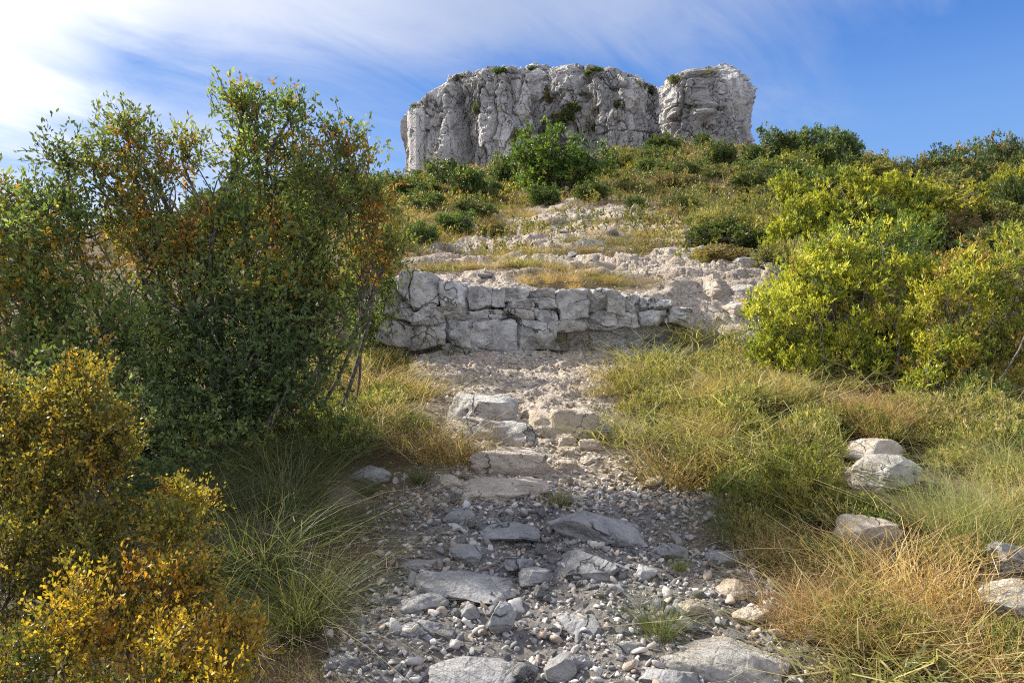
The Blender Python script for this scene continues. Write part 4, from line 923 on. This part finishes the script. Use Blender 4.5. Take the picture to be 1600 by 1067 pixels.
def fill_tufts(n, y0, y1, xr, kinds, smin, smax, label, group, side, seed):
    rr = np.random.default_rng(seed); k = 0; it = 0
    while k < n and it < n*60:
        it += 1; y = y0*(y1/y0)**rr.random(); e = np.interp(y, _ty, _tr) if side > 0 else np.interp(y, _ty, _tl); x = e+side*(.16+(xr*y)*rr.random()**1.1)
        if path_mask(np.array([x]), np.array([y]))[0] > .25 or abs(x) > 1.05*y+.4 or near_rock(x, y): continue
        if fbm2(np.array([x]), np.array([y]), 1.4, 2, 155)[0] < -.12: continue
        if 8.0 < y < 9.6 and x < 2.4 and x > -2: continue
        tuft(x, y, rr.uniform(smin, smax)*(1+.03*y), kinds[rr.integers(len(kinds))], label, group, rr.uniform(.9, 1.35)); k += 1
fill_tufts(80, 2.2, 4.2, .68, ['straw', 'straw', 'gold', 'olive', 'dry', 'straw'], .45, .9, 'straw-coloured grass tuft on the lower right slope', 'straw grass tufts on the lower right slope', 1, 41)
fill_tufts(56, 4.0, 8.6, .62, ['olive', 'olive', 'gold', 'straw'], .5, 1.1, 'olive and tan grass tuft on the middle right slope', 'grass tufts on the middle right slope', 1, 42)
fill_tufts(46, 2.3, 4.6, .30, ['dry', 'green', 'green'], .4, .7, 'withered grass tuft in the shade left of the path', 'grass tufts in the shade left of the path', -1, 43)
fill_tufts(30, 4.6, 8.2, .25, ['gold', 'dry', 'olive', 'gold'], .4, .75, 'tawny grass tuft on the left bank beside the path', 'grass tufts on the left bank', -1, 44)
def upper_grass(n):
    rr = np.random.default_rng(46); VV, FF, CC, off = [], [], [], 0; k = 0
    def world(me):
        c = np.zeros(len(me.vertices)*3, np.float32); me.vertices.foreach_get('co', c); f = np.zeros(len(me.loops), np.int32); me.loops.foreach_get('vertex_index', f); t = np.zeros(len(me.vertices)*4, np.float32); me.color_attributes['tone'].data.foreach_get('color', t)
        return c.reshape(-1, 3), f.reshape(-1, 4), t.reshape(-1, 4)[:, :3]
    src = {q: world(tuft_mesh(q, 0)) for q in ('olive', 'gold', 'straw')}
    while k < n:
        y = 8.9*(24/8.9)**rr.random(); x = rr.uniform(-.32, .5)*y
        if 8 < y < 9.2 and -2 < x < 2.3 and rr.random() < .8: continue
        if path_mask(np.array([x]), np.array([y]))[0] > .35: continue
        c, f, t = src[['olive', 'gold', 'straw', 'olive'][rr.integers(4)]]; s = rr.uniform(.35, .8)*(1+.02*y); a = rr.uniform(0, 6.28); w = rr.uniform(1.2, 2.2); nb = 0
        m = rr.random(len(f)//5) < .45; f = f.reshape(-1, 5, 4)[m].reshape(-1, 4)
        P = np.stack([(c[:, 0]*math.cos(a)-c[:, 1]*math.sin(a))*s*w+x, (c[:, 0]*math.sin(a)+c[:, 1]*math.cos(a))*s*w+y, c[:, 2]*s+float(H(x, y))], -1)
        VV.append(P); FF.append(f+off); CC.append(t); off += len(P); k += 1
    tag(link('hill_grass', mk_mesh('hill_grass', np.concatenate(VV), np.concatenate(FF), M_grass, False, np.concatenate(CC))), 'low yellow-olive clumps of grass on the slope above the ledge', 'grass', None, 'stuff')
upper_grass(420)
def ground_grass():
    rng = np.random.default_rng(90); VV, FF, CC, off = [], [], [], 0
    pal = np.array([(.26, .21, .10), (.19, .19, .07), (.36, .29, .17), (.11, .125, .04), (.22, .155, .08)])
    def add(n, y0, y1, u0, u1, h, w, seg, grow=0.):
        nonlocal off
        y = y0*(y1/y0)**rng.random(n); x = rng.uniform(u0, u1, n)*y; m = path_mask(x, y); clump = fbm2(x, y, 1.2, 3, 95)
        keep = (m < .35) & (rng.random(n) < (.38+1.1*clump).clip(.03, 1)) & ~((np.abs(y-8.5-.12*x) < .5) & (x > -2) & (x < 2.3))
        x, y = x[keep], y[keep]; n = len(x); z = H(x, y, True)-.005
        tn = fbm2(x, y, .7, 3, 97); ti = np.clip(((tn+.8)/1.6*5).astype(int)+rng.integers(-1, 2, n), 0, 4)
        col = pal[ti]; shade = ((x < -.6) & (y < 5.4))[:, None]; 
        s = 1+grow*y
        v, f, c = blades(n, 1, h*1., w, .6, .7, rng, pal, None, seg, (x, y, z), .4, .8, col)
        if grow: 
            v = v.reshape(n, -1, 3); b = np.stack([x, y, z], -1)[:, None]; v = (b+(v-b)*s[:, None, None]).reshape(-1, 3)
        VV.append(v); FF.append(f+off); CC.append(c); off += len(v)
    add(80000, 1.8, 5.0, -.8, 1.05, .055, .0015, 4)
    add(105000, 4.5, 12, -.6, 1.05, .065, .0020, 4, .03)
    add(160000, 11, 60, -.6, .9, .09, .004, 3, .07)
    me = mk_mesh('ground_grass', np.concatenate(VV), np.concatenate(FF), M_grass, False, np.concatenate(CC))
    tag(link('ground_grass', me), 'short dry grass and herbs covering the hillside between the tufts', 'grass', None, 'stuff')
ground_grass()
def hill_scrub():
    rng = np.random.default_rng(120); n = 16000; y = 11*(58/11)**rng.random(n); x = rng.uniform(-.6, 1.1, n)*y
    m = path_mask(x, y); cl = fbm2(x, y, .5, 3, 131); keep = (m < .2) & (cl > -.25); x, y, cl = x[keep], y[keep], cl[keep]; z = H(x, y, True)
    B = np.stack([x, y, z+.02*y**.5], -1)+rng.normal(0, .03, (len(x), 3)); D = rng.normal(0, .5, (len(x), 3))+np.array([0, 0, 1.2])
    pal = [(.13, .15, .04), (.23, .22, .055), (.09, .11, .032), (.24, .18, .065), (.32, .29, .06)]
    tn = np.clip(((fbm2(x, y, .25, 3, 140)+.8)/1.6*5).astype(int)+rng.integers(-1, 2, len(x)), 0, 4)
    v, f, c = leaves(B, D, 12, .07, .03, .22, .7, rng, .5, pal, None, tn)
    v = v.reshape(len(x), -1, 3); s = (.5+.045*y)[:, None, None]; v = (B[:, None]+(v-B[:, None])*s).reshape(-1, 3)
    tag(link('low_scrub', mk_mesh('low_scrub', v, f, M_leaf, False, c)), 'low olive and yellow scrub carpeting the slopes below the crag', 'scrub', None, 'stuff')
hill_scrub()

herb_pal = dict(palette=[(.27, .26, .075), (.38, .34, .12), (.13, .145, .045), (.46, .38, .18)], pw=[.32, .25, .28, .15])
def herb_proto(seed, kind):
    rng = np.random.default_rng(seed); n = 260; a = rng.random(n)*6.283; rr = .5*np.sqrt(rng.random(n)); z = rng.random(n)*.42*(1-(rr/.62)**2)
    B = np.stack([rr*np.cos(a), rr*np.sin(a), z], -1); D = np.stack([np.cos(a)*rr, np.sin(a)*rr, np.full(n, .5)], -1)+rng.normal(0, .25, (n, 3))
    p = herb_pal if kind == 0 else dict(palette=[(.15, .19, .05), (.22, .25, .065), (.09, .11, .035), (.33, .30, .09)], pw=[.35, .3, .2, .15])
    lv, lf, lc = leaves(B, D, 14, .075, .017, .18, .6, rng, .5, p['palette'], p['pw'])
    wv, wf = tubes([(np.stack([np.array([0, 0, -.05]), b*.6, b+d*.1]), [.008, .005, .002]) for b, d in zip(B[::5], D[::5])], 3)
    return mk_mesh('foliage', lv, lf, M_leaf, False, lc), mk_mesh('stem', wv, wf, M_bark, False)
HP = [herb_proto(800+k, k % 2) for k in range(6)]
def herbs(n, y0, y1, side, xr, label, group, seed, ks, s0=.22, s1=.48):
    rr = np.random.default_rng(seed); k = 0
    while k < n:
        y = y0*(y1/y0)**rr.random(); e = np.interp(y, _ty, _tr) if side > 0 else np.interp(y, _ty, _tl); x = e+side*(.2+xr*y*rr.random())
        if path_mask(np.array([x]), np.array([y]))[0] > .2 or abs(x) > 1.05*y or near_rock(x, y): continue
        if 8.0 < y < 9.6 and -2 < x < 2.4: continue
        s = rr.uniform(s0, s1)*(1+.03*y); f, st = HP[ks[rr.integers(len(ks))]]; e_ = empty('herb', (x, y, float(H(x, y))), rr.uniform(0, 6.28), (s, s, s*rr.uniform(.8, 1.4)))
        tag(e_, label, 'herb', group); link('stem', st, e_); link('foliage', f, e_); k += 1
herbs(160, 3.7, 8.4, 1, .62, 'low curly olive-green herb mound on the middle right slope', 'herb mounds on the middle right slope', 61, [0, 2, 4, 0, 2, 4, 1], .16, .36)
herbs(40, 2.4, 4.0, 1, .45, 'small olive herb among the straw grass at the lower right', 'herbs among the lower right straw', 62, [0, 1, 2, 4], .14, .30)
herbs(22, 4.6, 7.8, -1, .2, 'low olive herb mound on the left bank beside the path', 'herb mounds on the left bank', 63, [0, 2, 3])
herbs(45, 9.6, 17, 1, .3, 'low olive herb mound beside the upper path', 'herb mounds beside the upper path', 64, [0, 2, 4, 1], .35, .7)
